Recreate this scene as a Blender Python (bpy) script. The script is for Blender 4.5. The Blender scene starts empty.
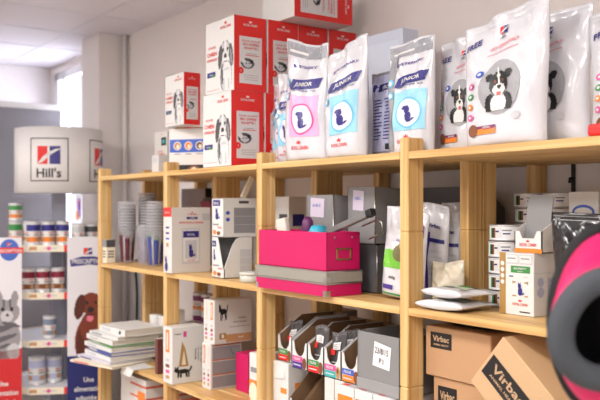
import bpy, bmesh, math, random
from mathutils import Vector, Matrix
from mathutils.geometry import tessellate_polygon
random.seed(7)
SC = bpy.context.scene
COL = SC.collection
R = math.radians

# ------------------------------------------------------------------ materials
def lin(c):
    return tuple(((v/255)/12.92 if v/255 <= .04045 else ((v/255+.055)/1.055)**2.4) for v in c) + (1,)
MATS = {}
def M(name, rgb, rough=.5, metal=0, coat=0, bump=0, bscale=40, var=.04, alpha=1, trans=0, emit=0):
    if name in MATS: return MATS[name]
    m = bpy.data.materials.new(name); m.use_nodes = True; MATS[name] = m
    nt = m.node_tree; b = nt.nodes['Principled BSDF']
    b.inputs['Roughness'].default_value = rough; b.inputs['Metallic'].default_value = metal
    b.inputs['Coat Weight'].default_value = coat; b.inputs['Alpha'].default_value = alpha
    b.inputs['Transmission Weight'].default_value = trans
    tc = nt.nodes.new('ShaderNodeTexCoord')
    no = nt.nodes.new('ShaderNodeTexNoise'); no.inputs['Scale'].default_value = 9; no.inputs['Detail'].default_value = 3
    nt.links.new(tc.outputs['Object'], no.inputs['Vector'])
    mx = nt.nodes.new('ShaderNodeMix'); mx.data_type = 'RGBA'
    c = lin(rgb)
    mx.inputs['A'].default_value = tuple(v*(1-var) for v in c[:3])+(1,)
    mx.inputs['B'].default_value = tuple(min(1, v*(1+var)) for v in c[:3])+(1,)
    nt.links.new(no.outputs['Fac'], mx.inputs['Factor'])
    nt.links.new(mx.outputs['Result'], b.inputs['Base Color'])
    if emit:
        b.inputs['Emission Color'].default_value = c; b.inputs['Emission Strength'].default_value = emit
    if bump:
        n2 = nt.nodes.new('ShaderNodeTexNoise'); n2.inputs['Scale'].default_value = bscale; n2.inputs['Detail'].default_value = 2
        nt.links.new(tc.outputs['Object'], n2.inputs['Vector'])
        bp = nt.nodes.new('ShaderNodeBump'); bp.inputs['Strength'].default_value = bump; bp.inputs['Distance'].default_value = .01
        nt.links.new(n2.outputs['Fac'], bp.inputs['Height']); nt.links.new(bp.outputs['Normal'], b.inputs['Normal'])
    return m
def wood(name, along):
    if name in MATS: return MATS[name]
    m = bpy.data.materials.new(name); m.use_nodes = True; MATS[name] = m
    nt = m.node_tree; b = nt.nodes['Principled BSDF']; b.inputs['Roughness'].default_value = .5
    tc = nt.nodes.new('ShaderNodeTexCoord'); mp = nt.nodes.new('ShaderNodeMapping')
    s = [62, 62, 62]; s['xyz'.index(along)] = 1.6
    mp.inputs['Scale'].default_value = s
    nt.links.new(tc.outputs['Object'], mp.inputs['Vector'])
    no = nt.nodes.new('ShaderNodeTexNoise'); no.inputs['Scale'].default_value = 1; no.inputs['Detail'].default_value = 4; no.inputs['Distortion'].default_value = .5
    nt.links.new(mp.outputs['Vector'], no.inputs['Vector'])
    cr = nt.nodes.new('ShaderNodeValToRGB')
    e = cr.color_ramp.elements
    e[0].position = .3; e[0].color = lin((194, 146, 84)); e[1].position = .7; e[1].color = lin((236, 204, 148))
    k = e.new(.5); k.color = lin((222, 182, 120))
    nt.links.new(no.outputs['Fac'], cr.inputs['Fac'])
    n2 = nt.nodes.new('ShaderNodeTexNoise'); n2.inputs['Scale'].default_value = 2.2
    nt.links.new(tc.outputs['Object'], n2.inputs['Vector'])
    mx = nt.nodes.new('ShaderNodeMix'); mx.data_type = 'RGBA'; mx.blend_type = 'MULTIPLY'
    c2 = nt.nodes.new('ShaderNodeValToRGB'); c2.color_ramp.elements[0].color = (.82, .78, .72, 1); c2.color_ramp.elements[1].color = (1, 1, 1, 1)
    nt.links.new(n2.outputs['Fac'], c2.inputs['Fac'])
    mx.inputs['Factor'].default_value = 1
    nt.links.new(cr.outputs['Color'], mx.inputs['A']); nt.links.new(c2.outputs['Color'], mx.inputs['B'])
    nt.links.new(mx.outputs['Result'], b.inputs['Base Color'])
    return m
WZ = wood('pine_upright', 'z'); WX = wood('pine_board', 'x')
WHITE = M('white_card', (220, 219, 217), .45)
RED = M('red_print', (222, 38, 34), .4)
REDT = M('red_ink', (214, 48, 46), .5)
NAVY = M('navy_print', (44, 42, 124), .4)
BLUE = M('blue_print', (56, 92, 190), .4)
LBLUE = M('pale_blue_print', (150, 210, 236), .4)
SKY = M('sky_print', (104, 190, 226), .4)
PINKP = M('pale_pink_print', (238, 172, 214), .4)
MAGP = M('magenta_print', (214, 76, 150), .4)
GREYP = M('grey_print', (196, 196, 200), .5)
MGREY = M('mid_grey_print', (140, 140, 144), .5)
DGREY = M('dark_grey_print', (78, 76, 78), .5)
BLACK = M('black_print', (24, 23, 26), .45)
ORANGE = M('orange_print', (236, 132, 44), .45)
GREEN = M('green_print', (58, 140, 70), .45)
LIME = M('lime_print', (120, 196, 66), .45)
PURPLE = M('purple_print', (74, 50, 140), .45)
BROWN = M('brown_print', (126, 72, 40), .5)
LBROWN = M('tan_print', (188, 142, 96), .5)
GOLD = M('gold_print', (170, 132, 70), .4)
TEAL = M('teal_print', (60, 176, 176), .45)
PLUM = M('plum_print', (120, 40, 96), .45)
CREAM = M('cream_paper', (232, 222, 200), .55)
CARD = M('brown_corrugated', (188, 146, 108), .75, bump=.05, bscale=90)
CARDL = M('light_corrugated', (204, 168, 128), .7, bump=.05, bscale=90)
CARDD = M('raw_card_inside', (128, 98, 70), .8)
GREYB = M('grey_card', (134, 133, 134), .6)
GREYD = M('dark_grey_card', (92, 92, 96), .6)
GLID = M('grey_green_lid', (150, 146, 136), .6)
HOT = M('hot_pink_card', (198, 2, 92), .5)
HOTF = M('hot_pink_fabric', (204, 4, 90), .6, bump=.1, bscale=200)
CHAR = M('charcoal_fabric', (66, 70, 76), .85, bump=.2, bscale=220)
BLKF = M('black_fabric', (16, 17, 19), .8, bump=.2, bscale=200)
DARKIN = M('dark_lining', (30, 30, 34), .7, bump=.4, bscale=18)
STEEL = M('steel', (190, 188, 184), .28, metal=1)
BAGW = M('white_film', (214, 214, 220), .2, coat=.5, bump=.55, bscale=13, var=.03)
BAGG = M('silver_film', (150, 152, 160), .25, coat=.3, bump=.3, bscale=11)
BAGC = M('clear_film', (214, 204, 182), .2, coat=.4, bump=.5, bscale=24)
BAGB = M('black_film', (20, 19, 22), .2, coat=.5, bump=.5, bscale=16)
POUCH = M('charcoal_film', (66, 64, 66), .28, coat=.3, bump=.3, bscale=20)
CLEAR = M('clear_plastic', (228, 230, 236), .12, alpha=.2)
RIM = M('frosted_plastic_rim', (220, 218, 226), .2, alpha=.42)
MAROON = M('maroon_print', (130, 26, 50), .4)
GRN2 = M('bottle_green_print', (96, 170, 92), .4)
BINDER = M('white_binder_vinyl', (226, 226, 224), .35)
PAGES = M('page_edges', (214, 208, 196), .8)
METALW = M('white_metal', (222, 222, 228), .4)
METALG = M('grey_metal', (150, 152, 166), .45)
CANS = M('tin', (214, 214, 218), .38, metal=.6)
CORD = M('dark_green_rubber', (20, 66, 56), .5)

# ------------------------------------------------------------------ mesh builder
_tc = {}
def glyphs(s, bold):
    k = (s, bold)
    if k in _tc: return _tc[k]
    cu = bpy.data.curves.new('t', 'FONT'); cu.body = s; cu.size = 1; cu.offset = .022 if bold else 0; cu.resolution_u = 2
    cu.align_x = 'CENTER'
    o = bpy.data.objects.new('t', cu); COL.objects.link(o)
    dg = bpy.context.evaluated_depsgraph_get(); dg.update()
    me = o.evaluated_get(dg).to_mesh()
    v = [(p.co.x, p.co.y) for p in me.vertices]; f = [tuple(p.vertices) for p in me.polygons]
    o.evaluated_get(dg).to_mesh_clear()
    bpy.data.objects.remove(o); bpy.data.curves.remove(cu)
    _tc[k] = (v, f); return _tc[k]

class MB:
    def __init__(s): s.v = []; s.f = []; s.m = []; s.sm = []; s.mats = []
    def mi(s, m):
        if m not in s.mats: s.mats.append(m)
        return s.mats.index(m)
    def add(s, vs, fs, m, smooth=False, X=None):
        o = len(s.v)
        s.v += [tuple(X @ Vector(p)) if X else tuple(p) for p in vs]
        i = s.mi(m)
        for f in fs: s.f.append(tuple(k+o for k in f)); s.m.append(i); s.sm.append(smooth)
        return s
    def box(s, a, b, m, bev=0, X=None, seg=1):
        x0, y0, z0 = a; x1, y1, z1 = b
        bm = bmesh.new(); bmesh.ops.create_cube(bm, size=1)
        for v in bm.verts:
            v.co = ((x0+x1)/2+v.co.x*(x1-x0), (y0+y1)/2+v.co.y*(y1-y0), (z0+z1)/2+v.co.z*(z1-z0))
        if bev: bmesh.ops.bevel(bm, geom=bm.edges[:]+bm.verts[:], offset=bev, segments=seg, affect='EDGES', profile=.5)
        bm.verts.index_update()
        s.add([v.co.copy() for v in bm.verts], [[v.index for v in f.verts] for f in bm.faces], m, False, X); bm.free()
        return s
    def lathe(s, prof, m, loc=(0, 0, 0), n=24, X=None, smooth=True):
        vs = []; fs = []
        for r, z in prof:
            for i in range(n):
                a = 2*math.pi*i/n; vs.append((loc[0]+r*math.cos(a), loc[1]+r*math.sin(a), loc[2]+z))
        for j in range(len(prof)-1):
            for i in range(n):
                k = (i+1) % n; fs.append((j*n+i, j*n+k, (j+1)*n+k, (j+1)*n+i))
        return s.add(vs, fs, m, smooth, X)
    def tube(s, pts, r, m, n=8, closed=False, smooth=True, up=(0, 0, 1)):
        P = [Vector(p) for p in pts]; vs = []; fs = []; N = len(P)
        up = Vector(up)
        for i, p in enumerate(P):
            a = P[(i-1) % N] if closed or i else p; b = P[(i+1) % N] if closed or i < N-1 else p
            d = (b-a).normalized()
            q = d.cross(up)
            if q.length < .1: q = d.cross(Vector((1, 0, 0)))
            q.normalize(); w = q.cross(d)
            rr = r[i] if isinstance(r, (list, tuple)) else r
            for k in range(n):
                t = 2*math.pi*k/n; vs.append(p+q*rr*math.cos(t)+w*rr*math.sin(t))
        for i in range(N if closed else N-1):
            j = (i+1) % N
            for k in range(n):
                l = (k+1) % n; fs.append((i*n+k, i*n+l, j*n+l, j*n+k))
        if not closed:
            fs.append(tuple(range(n-1, -1, -1))); fs.append(tuple((N-1)*n+k for k in range(n)))
        return s.add(vs, fs, m, smooth)
    def prism(s, pts, vec, m, X=None):
        n = len(pts); vec = Vector(vec)
        vs = [Vector(p) for p in pts]+[Vector(p)+vec for p in pts]
        tri = tessellate_polygon([[Vector(p) for p in pts]])
        fs = [tuple(t) for t in tri]+[tuple(k+n for k in reversed(t)) for t in tri]
        fs += [(i, (i+1) % n, n+(i+1) % n, n+i) for i in range(n)]
        return s.add(vs, fs, m, False, X)
    # prints on a surface S(u, v, k)
    def rect(s, S, u0, v0, u1, v1, m, k=1, nu=1, nv=1):
        vs = [S(u0+(u1-u0)*i/nu, v0+(v1-v0)*j/nv, k) for j in range(nv+1) for i in range(nu+1)]
        fs = [(j*(nu+1)+i, j*(nu+1)+i+1, (j+1)*(nu+1)+i+1, (j+1)*(nu+1)+i) for j in range(nv) for i in range(nu)]
        return s.add(vs, fs, m)
    def poly(s, S, pts, m, k=1):
        tri = tessellate_polygon([[Vector((p[0], p[1], 0)) for p in pts]])
        return s.add([S(p[0], p[1], k) for p in pts], [tuple(t) for t in tri], m)
    def ell(s, S, cx, cy, rx, ry, m, k=1, n=20, rings=2, rot=0, hole=0):
        vs = []; fs = []; c, q = math.cos(rot), math.sin(rot)
        for j in range(rings+1):
            t = hole+(1-hole)*j/rings
            for i in range(n):
                a = 2*math.pi*i/n; x, y = rx*t*math.cos(a), ry*t*math.sin(a)
                vs.append(S(cx+x*c-y*q, cy+x*q+y*c, k))
        for j in range(rings):
            for i in range(n):
                l = (i+1) % n; fs.append((j*n+i, j*n+l, (j+1)*n+l, (j+1)*n+i))
        return s.add(vs, fs, m)
    def text(s, S, t, cx, cy, h, m, k=2, width=None, rot=0, bold=True, shear=0):
        v, f = glyphs(t, bold)
        x0 = min(p[0] for p in v); x1 = max(p[0] for p in v)
        sy = h/.72; sx = sy if width is None else width/(x1-x0)
        c, q = math.cos(rot), math.sin(rot); mid = (x0+x1)/2
        vs = []
        for x, y in v:
            X = (x-mid)*sx+shear*y*sy; Y = y*sy; vs.append(S(cx+X*c-Y*q, cy+X*q+Y*c, k))
        return s.add(vs, f, m)
    def raster(s, S, u0, v0, u1, v1, nx, ny, shapes, k=1):
        g = {}
        for j in range(ny):
            for i in range(nx):
                x = (i+.5)/nx; y = (j+.5)/ny; hit = None
                for (cx, cy, rx, ry, ro, m) in shapes:
                    c, q = math.cos(R(ro)), math.sin(R(ro)); dx, dy = x-cx, y-cy
                    if ((dx*c+dy*q)/rx)**2+((dy*c-dx*q)/ry)**2 <= 1: hit = m
                if hit: g.setdefault(hit, []).append((i, j))
        for m, cells in g.items():
            vs = []; fs = []
            for (i, j) in cells:
                o = len(vs)
                for a, b in ((0, 0), (1, 0), (1, 1), (0, 1)):
                    vs.append(S(u0+(u1-u0)*(i+a)/nx, v0+(v1-v0)*(j+b)/ny, k))
                fs.append((o, o+1, o+2, o+3))
            s.add(vs, fs, m)
        return s
    def build(s, name, parent=None, loc=(0, 0, 0), rz=0, rx=0, ry=0):
        me = bpy.data.meshes.new(name); me.from_pydata(s.v, [], s.f)
        for m in s.mats: me.materials.append(m)
        me.polygons.foreach_set('material_index', s.m); me.polygons.foreach_set('use_smooth', s.sm); me.update()
        o = bpy.data.objects.new(name, me); COL.objects.link(o)
        if parent: o.parent = parent
        o.location = loc; o.rotation_euler = (R(rx), R(ry), R(rz))
        return o
def tag(o, label, cat, group=None, kind=None):
    o['label'] = label; o['category'] = cat
    if group: o['group'] = group
    if kind: o['kind'] = kind
    return o
def thing(name, label, cat, loc=(0, 0, 0), rz=0, group=None, rx=0, ry=0):
    o = bpy.data.objects.new(name, None); COL.objects.link(o); o.empty_display_size = .05
    o.location = loc; o.rotation_euler = (R(rx), R(ry), R(rz)); return tag(o, label, cat, group)
def struct(mb, name):
    o = mb.build(name); o['kind'] = 'structure'; return o
def copy_tree(o, parent=None):
    c = o.copy(); COL.objects.link(c)
    if parent: c.parent = parent
    for ch in list(o.children): copy_tree(ch, c)
    return c
E = .0007
def front(w, d): return lambda u, v, k: (-w/2+u, -d/2-E*k, v)
def side(w, d): return lambda u, v, k: (w/2+E*k, -d/2+u, v)
def topf(w, d, h): return lambda u, v, k: (-w/2+u, -d/2+v, h+E*k)
def carton(w, d, h, m=WHITE, bev=.0015):
    return MB().box((-w/2, -d/2, 0), (w/2, d/2, h), m, bev), front(w, d), side(w, d), topf(w, d, h)

def crown(b, S, cx, cy, s, m, k=2):
    b.poly(S, [(cx-s, cy+s*.5), (cx-s*.7, cy-s*.4), (cx+s*.7, cy-s*.4), (cx+s, cy+s*.5), (cx+s*.4, cy+s*.1), (cx, cy+s*.8), (cx-s*.4, cy+s*.1)], m, k)
def royal(b, S, cx, cy, w, m, k=2):
    b.text(S, 'ROYAL CANIN', cx, cy, w*.14, m, k, width=w); crown(b, S, cx, cy+w*.26, w*.13, m, k)
def hills(b, S, cx, cy, w, k=2, txt=True):
    h = w*.8
    b.rect(S, cx-w/2, cy, cx-w*.02, cy+h, RED, k); b.rect(S, cx+w*.02, cy, cx+w/2, cy+h, NAVY, k)
    b.poly(S, [(cx-w*.52, cy+h*.02), (cx-w*.1, cy+h*.42), (cx+w*.56, cy+h*.86), (cx+w*.56, cy+h*.66), (cx-w*.05, cy+h*.2)], WHITE, k+1)
    if txt: b.text(S, "Hill's", cx, cy-w*.42, w*.34, BLACK, k, width=w*1.05)

BEAGLE = [(.54, .26, .38, .33, 0, MGREY), (.58, .24, .31, .31, 0, WHITE), (.42, .1, .06, .14, 0, GREYP), (.7, .1, .06, .14, 0, GREYP), (.3, .3, .06, .2, 10, DGREY), (.58, .4, .2, .03, 0, GREYP),
          (.5, .77, .3, .2, 0, MGREY), (.5, .77, .25, .17, 0, GREYP), (.17, .66, .13, .24, -16, DGREY), (.86, .66, .12, .23, 16, DGREY), (.86, .62, .06, .16, 16, MGREY), (.5, .86, .07, .12, 0, WHITE), (.5, .62, .2, .12, 0, WHITE),
          (.36, .79, .06, .034, 0, BLACK), (.65, .79, .06, .034, 0, BLACK), (.5, .66, .1, .045, 0, BLACK), (.5, .55, .13, .014, 0, DGREY)]
COLLIE = [(.5, .5, .5, .5, 0, GREYP), (.24, .16, .16, .22, -20, BLACK), (.76, .16, .16, .22, 20, BLACK), (.5, .12, .24, .24, 0, WHITE), (.5, .6, .27, .27, 0, BLACK), (.22, .76, .14, .09, -30, BLACK), (.78, .76, .14, .09, 30, BLACK),
          (.5, .76, .045, .18, 0, WHITE), (.5, .46, .17, .14, 0, WHITE), (.5, .52, .065, .04, 0, BLACK), (.5, .37, .065, .055, 0, M('tongue_print', (196, 90, 90), .5)), (.38, .64, .035, .025, 0, BROWN), (.62, .64, .035, .025, 0, BROWN)]
CATSIT = [(.5, .3, .28, .3, 0, NAVY), (.42, .72, .2, .16, 0, NAVY), (.3, .88, .06, .12, 10, NAVY), (.52, .88, .06, .12, -10, NAVY), (.84, .14, .2, .06, 20, NAVY)]
CATWALK = [(.5, .5, .34, .16, 0, BLACK), (.16, .62, .13, .17, 0, BLACK), (.1, .8, .04, .1, 0, BLACK), (.22, .8, .04, .1, 0, BLACK), (.24, .25, .05, .25, 0, BLACK), (.38, .25, .05, .25, 0, BLACK), (.68, .25, .05, .25, 0, BLACK), (.8, .25, .05, .25, 0, BLACK), (.9, .66, .05, .24, -15, BLACK)]
def dogsit(m): return [(.5, .3, .26, .3, 0, m), (.42, .66, .16, .2, 0, m), (.3, .82, .22, .12, 10, m), (.52, .78, .08, .2, 10, m), (.8, .12, .2, .07, 30, m)]
PET = [(.5, .5, .5, .5, 0, DGREY), (.5, .4, .3, .3, 0, GREYP), (.2, .7, .16, .2, 0, WHITE), (.8, .7, .16, .2, 0, BLACK), (.4, .5, .06, .06, 0, BLACK), (.6, .5, .06, .06, 0, BLACK)]

# ------------------------------------------------------------------ setting
WALLM = M('painted_wall', (234, 227, 224), .8, bump=.03, bscale=120, var=.02)
CEILM = M('ceiling_tile', (232, 226, 232), .85, bump=.05, bscale=150, var=.02)
PILM = M('pillar_paint', (234, 228, 226), .8, var=.02)
FLOORM = M('grey_vinyl', (176, 168, 160), .5)
YB = .66; XL = -5.2; ZC = 2.71
struct(MB().box((XL-.1, -4.2, -.1), (3.2, YB+.1, 0), FLOORM), 'floor')
wx0, wx1, wz0, wz1 = -5.08, -4.24, .85, 2.64
b = MB()
b.box((XL-.1, YB, 0), (wx0, YB+.1, ZC), WALLM); b.box((wx1, YB, 0), (3.2, YB+.1, ZC), WALLM)
b.box((wx0, YB, 0), (wx1, YB+.1, wz0), WALLM); b.box((wx0, YB, wz1), (wx1, YB+.1, ZC), WALLM)
struct(b, 'wall_back')
struct(MB().box((XL-.1, -4.2, 0), (XL, YB, ZC), WALLM), 'wall_left')
struct(MB().box((-3.89, .453, 0), (-3.57, YB, ZC), PILM, .004), 'wall_pillar')
b = MB(); gap = .008
x = -3.1-.6*4
b.box((XL-.1, -4.2, ZC+.02), (3.2, YB+.1, ZC+.1), CEILM)
TB = M('ceiling_grid', (226, 222, 228), .6)
while x < 3.2:
    b.box((x-.012, -4.2, ZC-.004), (x+.012, YB, ZC+.02), TB); x += .6
y = .286+.6
ys = []
while y > -4.2: ys.append(y); y -= .6
for y in ys:
    if y < YB: b.box((XL, y-.012, ZC-.004), (3.2, y+.012, ZC+.02), TB)
b.box((XL, -4.2, ZC), (3.2, YB, ZC+.03), CEILM)
struct(b, 'ceiling')
b = MB(); WF = M('white_frame', (236, 236, 240), .4)
for a, c in (((wx0, YB, wz0), (wx0+.07, YB+.06, wz1)), ((wx1-.05, YB, wz0), (wx1, YB+.06, wz1)), ((wx0, YB, wz1-.06), (wx1, YB+.06, wz1)), ((wx0, YB, wz0), (wx1, YB+.06, wz0+.06)), ((wx0+.2, YB, wz0), (wx0+.235, YB+.06, wz1))):
    b.box(a, c, WF, .004)
wo = struct(b, 'window_1')
g = MB().box((wx0+.05, YB+.03, wz0+.04), (wx1-.04, YB+.036, wz1-.04), M('window_glass', (250, 250, 255), .02, trans=1, var=0)).build('window_pane', wo)
# unseen front wall with a window, and right wall, added to hold back daylight
b = MB(); yf = -4.2
fw = [(.2, 2.4)]
b.box((XL-.1, yf-.1, 0), (3.3, yf, .8), WALLM); b.box((XL-.1, yf-.1, 2.35), (3.3, yf, ZC), WALLM)
for a, c in ((XL-.1, .2), (2.4, 3.3)): b.box((a, yf-.1, .8), (c, yf, 2.35), WALLM)
struct(b, 'wall_front_unseen')
struct(MB().box((3.2, yf, 0), (3.3, YB+.1, ZC), WALLM), 'wall_right_unseen')
for i, (a, c) in enumerate(fw):
    b = MB()
    for q, p in (((a, yf-.08, .8), (a+.05, yf-.03, 2.35)), ((c-.05, yf-.08, .8), (c, yf-.03, 2.35)), (((a+c)/2-.03, yf-.08, .8), ((a+c)/2+.03, yf-.03, 2.35)), ((a, yf-.08, .8), (c, yf-.03, .85)), ((a, yf-.08, 2.3), (c, yf-.03, 2.35))): b.box(q, p, WF, .004)
    struct(b, 'window_%d' % (i+2))
# pipe along the pillar corner
struct(MB().tube([(-3.53, YB-.03, 0), (-3.53, YB-.03, ZC)], .016, PILM), 'trim_1')

# partition screen behind the display stand
t = thing('partition_screen', 'tall grey partition screen with white top rail behind the round pet food stand', 'screen', (-4.6, .02, 0))
MB().box((-.025, -.95, .04), (.025, .52, 2.27), M('grey_felt', (122, 118, 122), .9, bump=.1, bscale=150), .004).build('panel', t)
MB().box((-.03, -.955, 2.27), (.03, .525, 2.315), M('rail_white', (214, 210, 206), .5), .004).build('top_rail', t)
for y in (-.8, .4): MB().box((-.15, y-.03, 0), (.15, y+.03, .04), METALG, .005).build('foot', t)
pm = MB(); pw, ph = .12, .2
pm.box((0, 0, 0), (pw, .003, ph), M('poster_paper', (246, 244, 248), .5)); S = lambda u, v, k: (u, -E*k, v)
pm.rect(S, .03, .02, .11, .17, M('lilac_print', (196, 160, 220), .5)); pm.ell(S, .03, .03, .03, .04, ORANGE, 2); pm.rect(S, .05, .08, .1, .13, M('poster_violet', (150, 80, 190), .5), 2); pm.rect(S, .05, .13, .1, .145, RED, 3)
tag(pm.build('window_poster', None, (-4.56, YB-.004, 1.40)), 'small violet and orange poster on the window seen under the header drum', 'poster')

# ------------------------------------------------------------------ shelving
T, MID, LOW, BOT = 1.666, 1.199, .70, .215
DIV = (-2.4, -1.6, -.8, 0, .8)
def shelving(y0, label):
    t = thing('shelving_unit', label, 'shelves', (-.8, y0+.16, 0), 0, 'pine shelving')
    cuts = [0, .492, .959, 1.4255, 1.708]
    for d in DIV:
        for yy in (0, .26):
            b = MB()
            for z0, z1 in zip(cuts, cuts[1:]):
                b.box((d-.037, y0+yy, z0+.0012), (d, y0+yy+.065, z1-.0012), WZ, .0025)
                b.box((d-.034, y0+yy+.003, z0), (d-.003, y0+yy+.062, z1), WZ)
            o = b.build('upright', t); o.matrix_parent_inverse = Matrix.Translation((.8, -y0-.16, 0))
    for i in range(4):
        for z in (T, MID, LOW, BOT):
            a, c = DIV[i], DIV[i+1]-.037
            b = MB(); n = 3
            for j in range(n):
                b.box((a+.0005, y0+.325*j/n+(.0015 if j else 0), z-.0225), (c-.0005, y0+.325*(j+1)/n, z), WX, .0015)
            o = b.build('shelf_board', t); o.matrix_parent_inverse = Matrix.Translation((.8, -y0-.16, 0))
    return t
shelving(0, 'pine shelving unit in front, with goods stacked on all of its shelves')
shelving(.33, 'pine shelving unit standing at the back against the wall behind the front one')

T, MID, LOW, BOT = T+.0008, MID+.0008, LOW+.0008, BOT+.0008
# ------------------------------------------------------------------ cartons
def chien_carton(w, d, h):
    b, F, S, Tp = carton(w, d, h)
    royal(b, F, w*.72, h*.86, w*.36, REDT)
    b.raster(F, w*.44, h*.03, w*.98, h*.72, 34, 48, BEAGLE)
    for k, (s, y, ww) in enumerate((('POUR VOTRE', .63, .26), ('CHIEN', .53, .36), ('STERILISE', .46, .36))):
        b.text(F, s, w*.24, h*y, h*(.03, .055, .035)[k], REDT, 2, width=w*ww)
    b.rect(F, w*.06, h*.24, w*.36, h*.31, NAVY); b.rect(F, w*.22, h*.24, w*.36, h*.27, GREEN, 2)
    b.text(F, 'TAILLE M', w*.21, h*.265, h*.018, WHITE, 3)
    b.rect(F, w*.05, h*.055, w*.5, h*.06, REDT)
    b.rect(S, 0, 0, d, h, RED)
    royal(b, S, d*.5, h*.87, d*.42, WHITE, 3)
    b.rect(S, d*.16, h*.1, d*.86, h*.73, M('panel_grey', (216, 212, 212), .5), 2)
    b.text(S, 'POUR LE SUIVI', d*.52, h*.66, h*.022, REDT, 3, width=d*.56)
    b.text(S, 'EN OFFRE', d*.52, h*.61, h*.032, REDT, 3, width=d*.5); b.text(S, 'ADAPTE !', d*.52, h*.56, h*.032, REDT, 3, width=d*.46)
    b.rect(S, d*.34, h*.475, d*.76, h*.485, REDT, 3); b.rect(S, d*.38, h*.5, d*.7, h*.507, MGREY, 3)
    b.raster(S, d*.2, h*.3, d*.62, h*.44, 16, 14, PET, 3)
    b.ell(S, d*.2, h*.27, d*.09, d*.09, RED, 4); b.text(S, '1', d*.2, h*.255, h*.03, WHITE, 5)
    for q in range(3): b.rect(S, d*.3, h*(.15+.03*q), d*.74, h*(.155+.03*q), MGREY, 3)
    b.rect(Tp, 0, 0, w, d, WHITE); b.rect(Tp, 0, d*.5-.001, w, d*.5+.001, GREYP, 2)
    return b
CB = chien_carton(.235, .153, .303)
c0 = CB.build('pet_kit_carton')
CH = 'red and white dog kit cartons in two tiers'
ordn = ('front', 'second', 'third', 'rearmost')
for lev in range(2):
    for i in range(4):
        o = c0 if (lev == 0 and i == 0) else c0.copy()
        if o is not c0: COL.objects.link(o)
        o.location = (-1.135+.002*lev+.003*(i % 2)+.003*i, .086+.1565*i-.012*(lev == 0), T+.3036*lev)
        o.rotation_euler = (0, 0, R((-.5, .6, -.3, .3)[i]))
        tag(o, ('front red and white dog kit carton with white beagle side showing, %s tier' % ('lower', 'upper')[lev]) if i == 0 else
            '%s red dog kit carton from the front, in the %s tier of the row' % (ordn[i], ('lower', 'upper')[lev]), 'carton', CH)
o = c0.copy(); COL.objects.link(o); o.location = (-1.27, .372, T+.3185*2+.1235); o.rotation_euler = (R(-90), 0, 0)
# lying on its side: height runs into the shelf
o.rotation_euler = (R(-90), 0, 0); o.location = (-1.02, .225, T+.6085+.0765)
tag(o, 'red and white kit carton lying on its side across the top of the stack', 'carton', CH)

SB = chien_carton(.19, .085, .24)
for nm, x, y, z, rz, lab in (('s1', -1.638, .10, T+.2135, 0, 'small red and white dog kit carton standing on the photo carton'),
                             ('s2', -1.50, .27, T+.2405, 0, 'small red dog kit carton behind another one, upper of two next to the big cartons'),
                             ('s3', -1.50, .27, T, 0, 'small red dog kit carton on the shelf, lower one beside the photo carton')):
    tag(SB.build('pet_kit_carton', None, (x, y, z), rz), lab, 'carton', 'small red and white dog kit cartons')
# photo carton with hang tab
w, d, h = .2, .05, .205
t = thing('photo_carton', 'white hang-tab carton with a blue band of three round pet photos', 'carton', (-1.652, .15, T), 36)
b, F, S, Tp = carton(w, d, h, M('off_white_card', (226, 222, 220), .5))
b.rect(F, 0, 0, w, h*.16, BLACK); b.raster(F, w*.5, 0, w*.8, h*.15, 14, 8, [(.5, .4, .5, .6, 0, BROWN), (.5, .4, .25, .3, 0, CREAM)], 2)
b.rect(F, w*.02, h*.45, w*.98, h*.75, BLUE)
for i, m in enumerate((LBROWN, ORANGE, BROWN)):
    b.ell(F, w*(.22+.29*i), h*.6, w*.105, w*.105, WHITE, 2); b.ell(F, w*(.22+.29*i), h*.6, w*.085, w*.085, m, 3); b.ell(F, w*(.24+.29*i), h*.58, w*.04, w*.05, CREAM, 4)
for i in range(3): b.rect(F, w*(.14+.29*i), h*.4, w*(.3+.29*i), h*.42, MGREY, 2)
b.rect(S, 0, 0, d, h, RED); b.rect(S, d*.2, h*.2, d*.8, h*.8, WHITE, 2)
b.build('body', t)
b = MB().prism([(-.08, -.022, h), (.08, -.022, h), (.06, -.022, h+.007), (-.06, -.022, h+.007)], (0, .004, 0), LBROWN)
b.box((-.02, -.0235, h+.0005), (.02, -.0222, h+.006), RED); b.build('hang_tab', t)
# far left carton + little box
w, d, h = .15, .06, .245
b, F, S, Tp = carton(w, d, h)
b.text(F, 'POUR', w*.5, h*.54, h*.03, REDT, 2, width=w*.4); b.text(F, 'CHIEN', w*.5, h*.45, h*.06, REDT, 2, width=w*.62); b.text(F, 'ADULTE', w*.5, h*.39, h*.035, REDT, 2, width=w*.6)
b.rect(F, w*.55, h*.68, w*.95, h*.86, BLACK); b.ell(F, w*.75, h*.77, w*.12, h*.05, TEAL, 2); b.ell(F, w*.6, h*.93, w*.03, w*.03, RED, 2)
tag(b.build('food_carton', None, (-2.24, .31, T)), 'white carton with red writing and dark window, leftmost on the top shelf', 'carton')
b, F, S, Tp = carton(.075, .05, .09, M('grey_white_card', (214, 212, 212), .5)); b.rect(F, .01, .05, .065, .08, GREYP)
tag(b.build('small_box', None, (-1.88, .10, T)), 'little plain white box in front of the leftmost carton on the top shelf', 'box')

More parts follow.
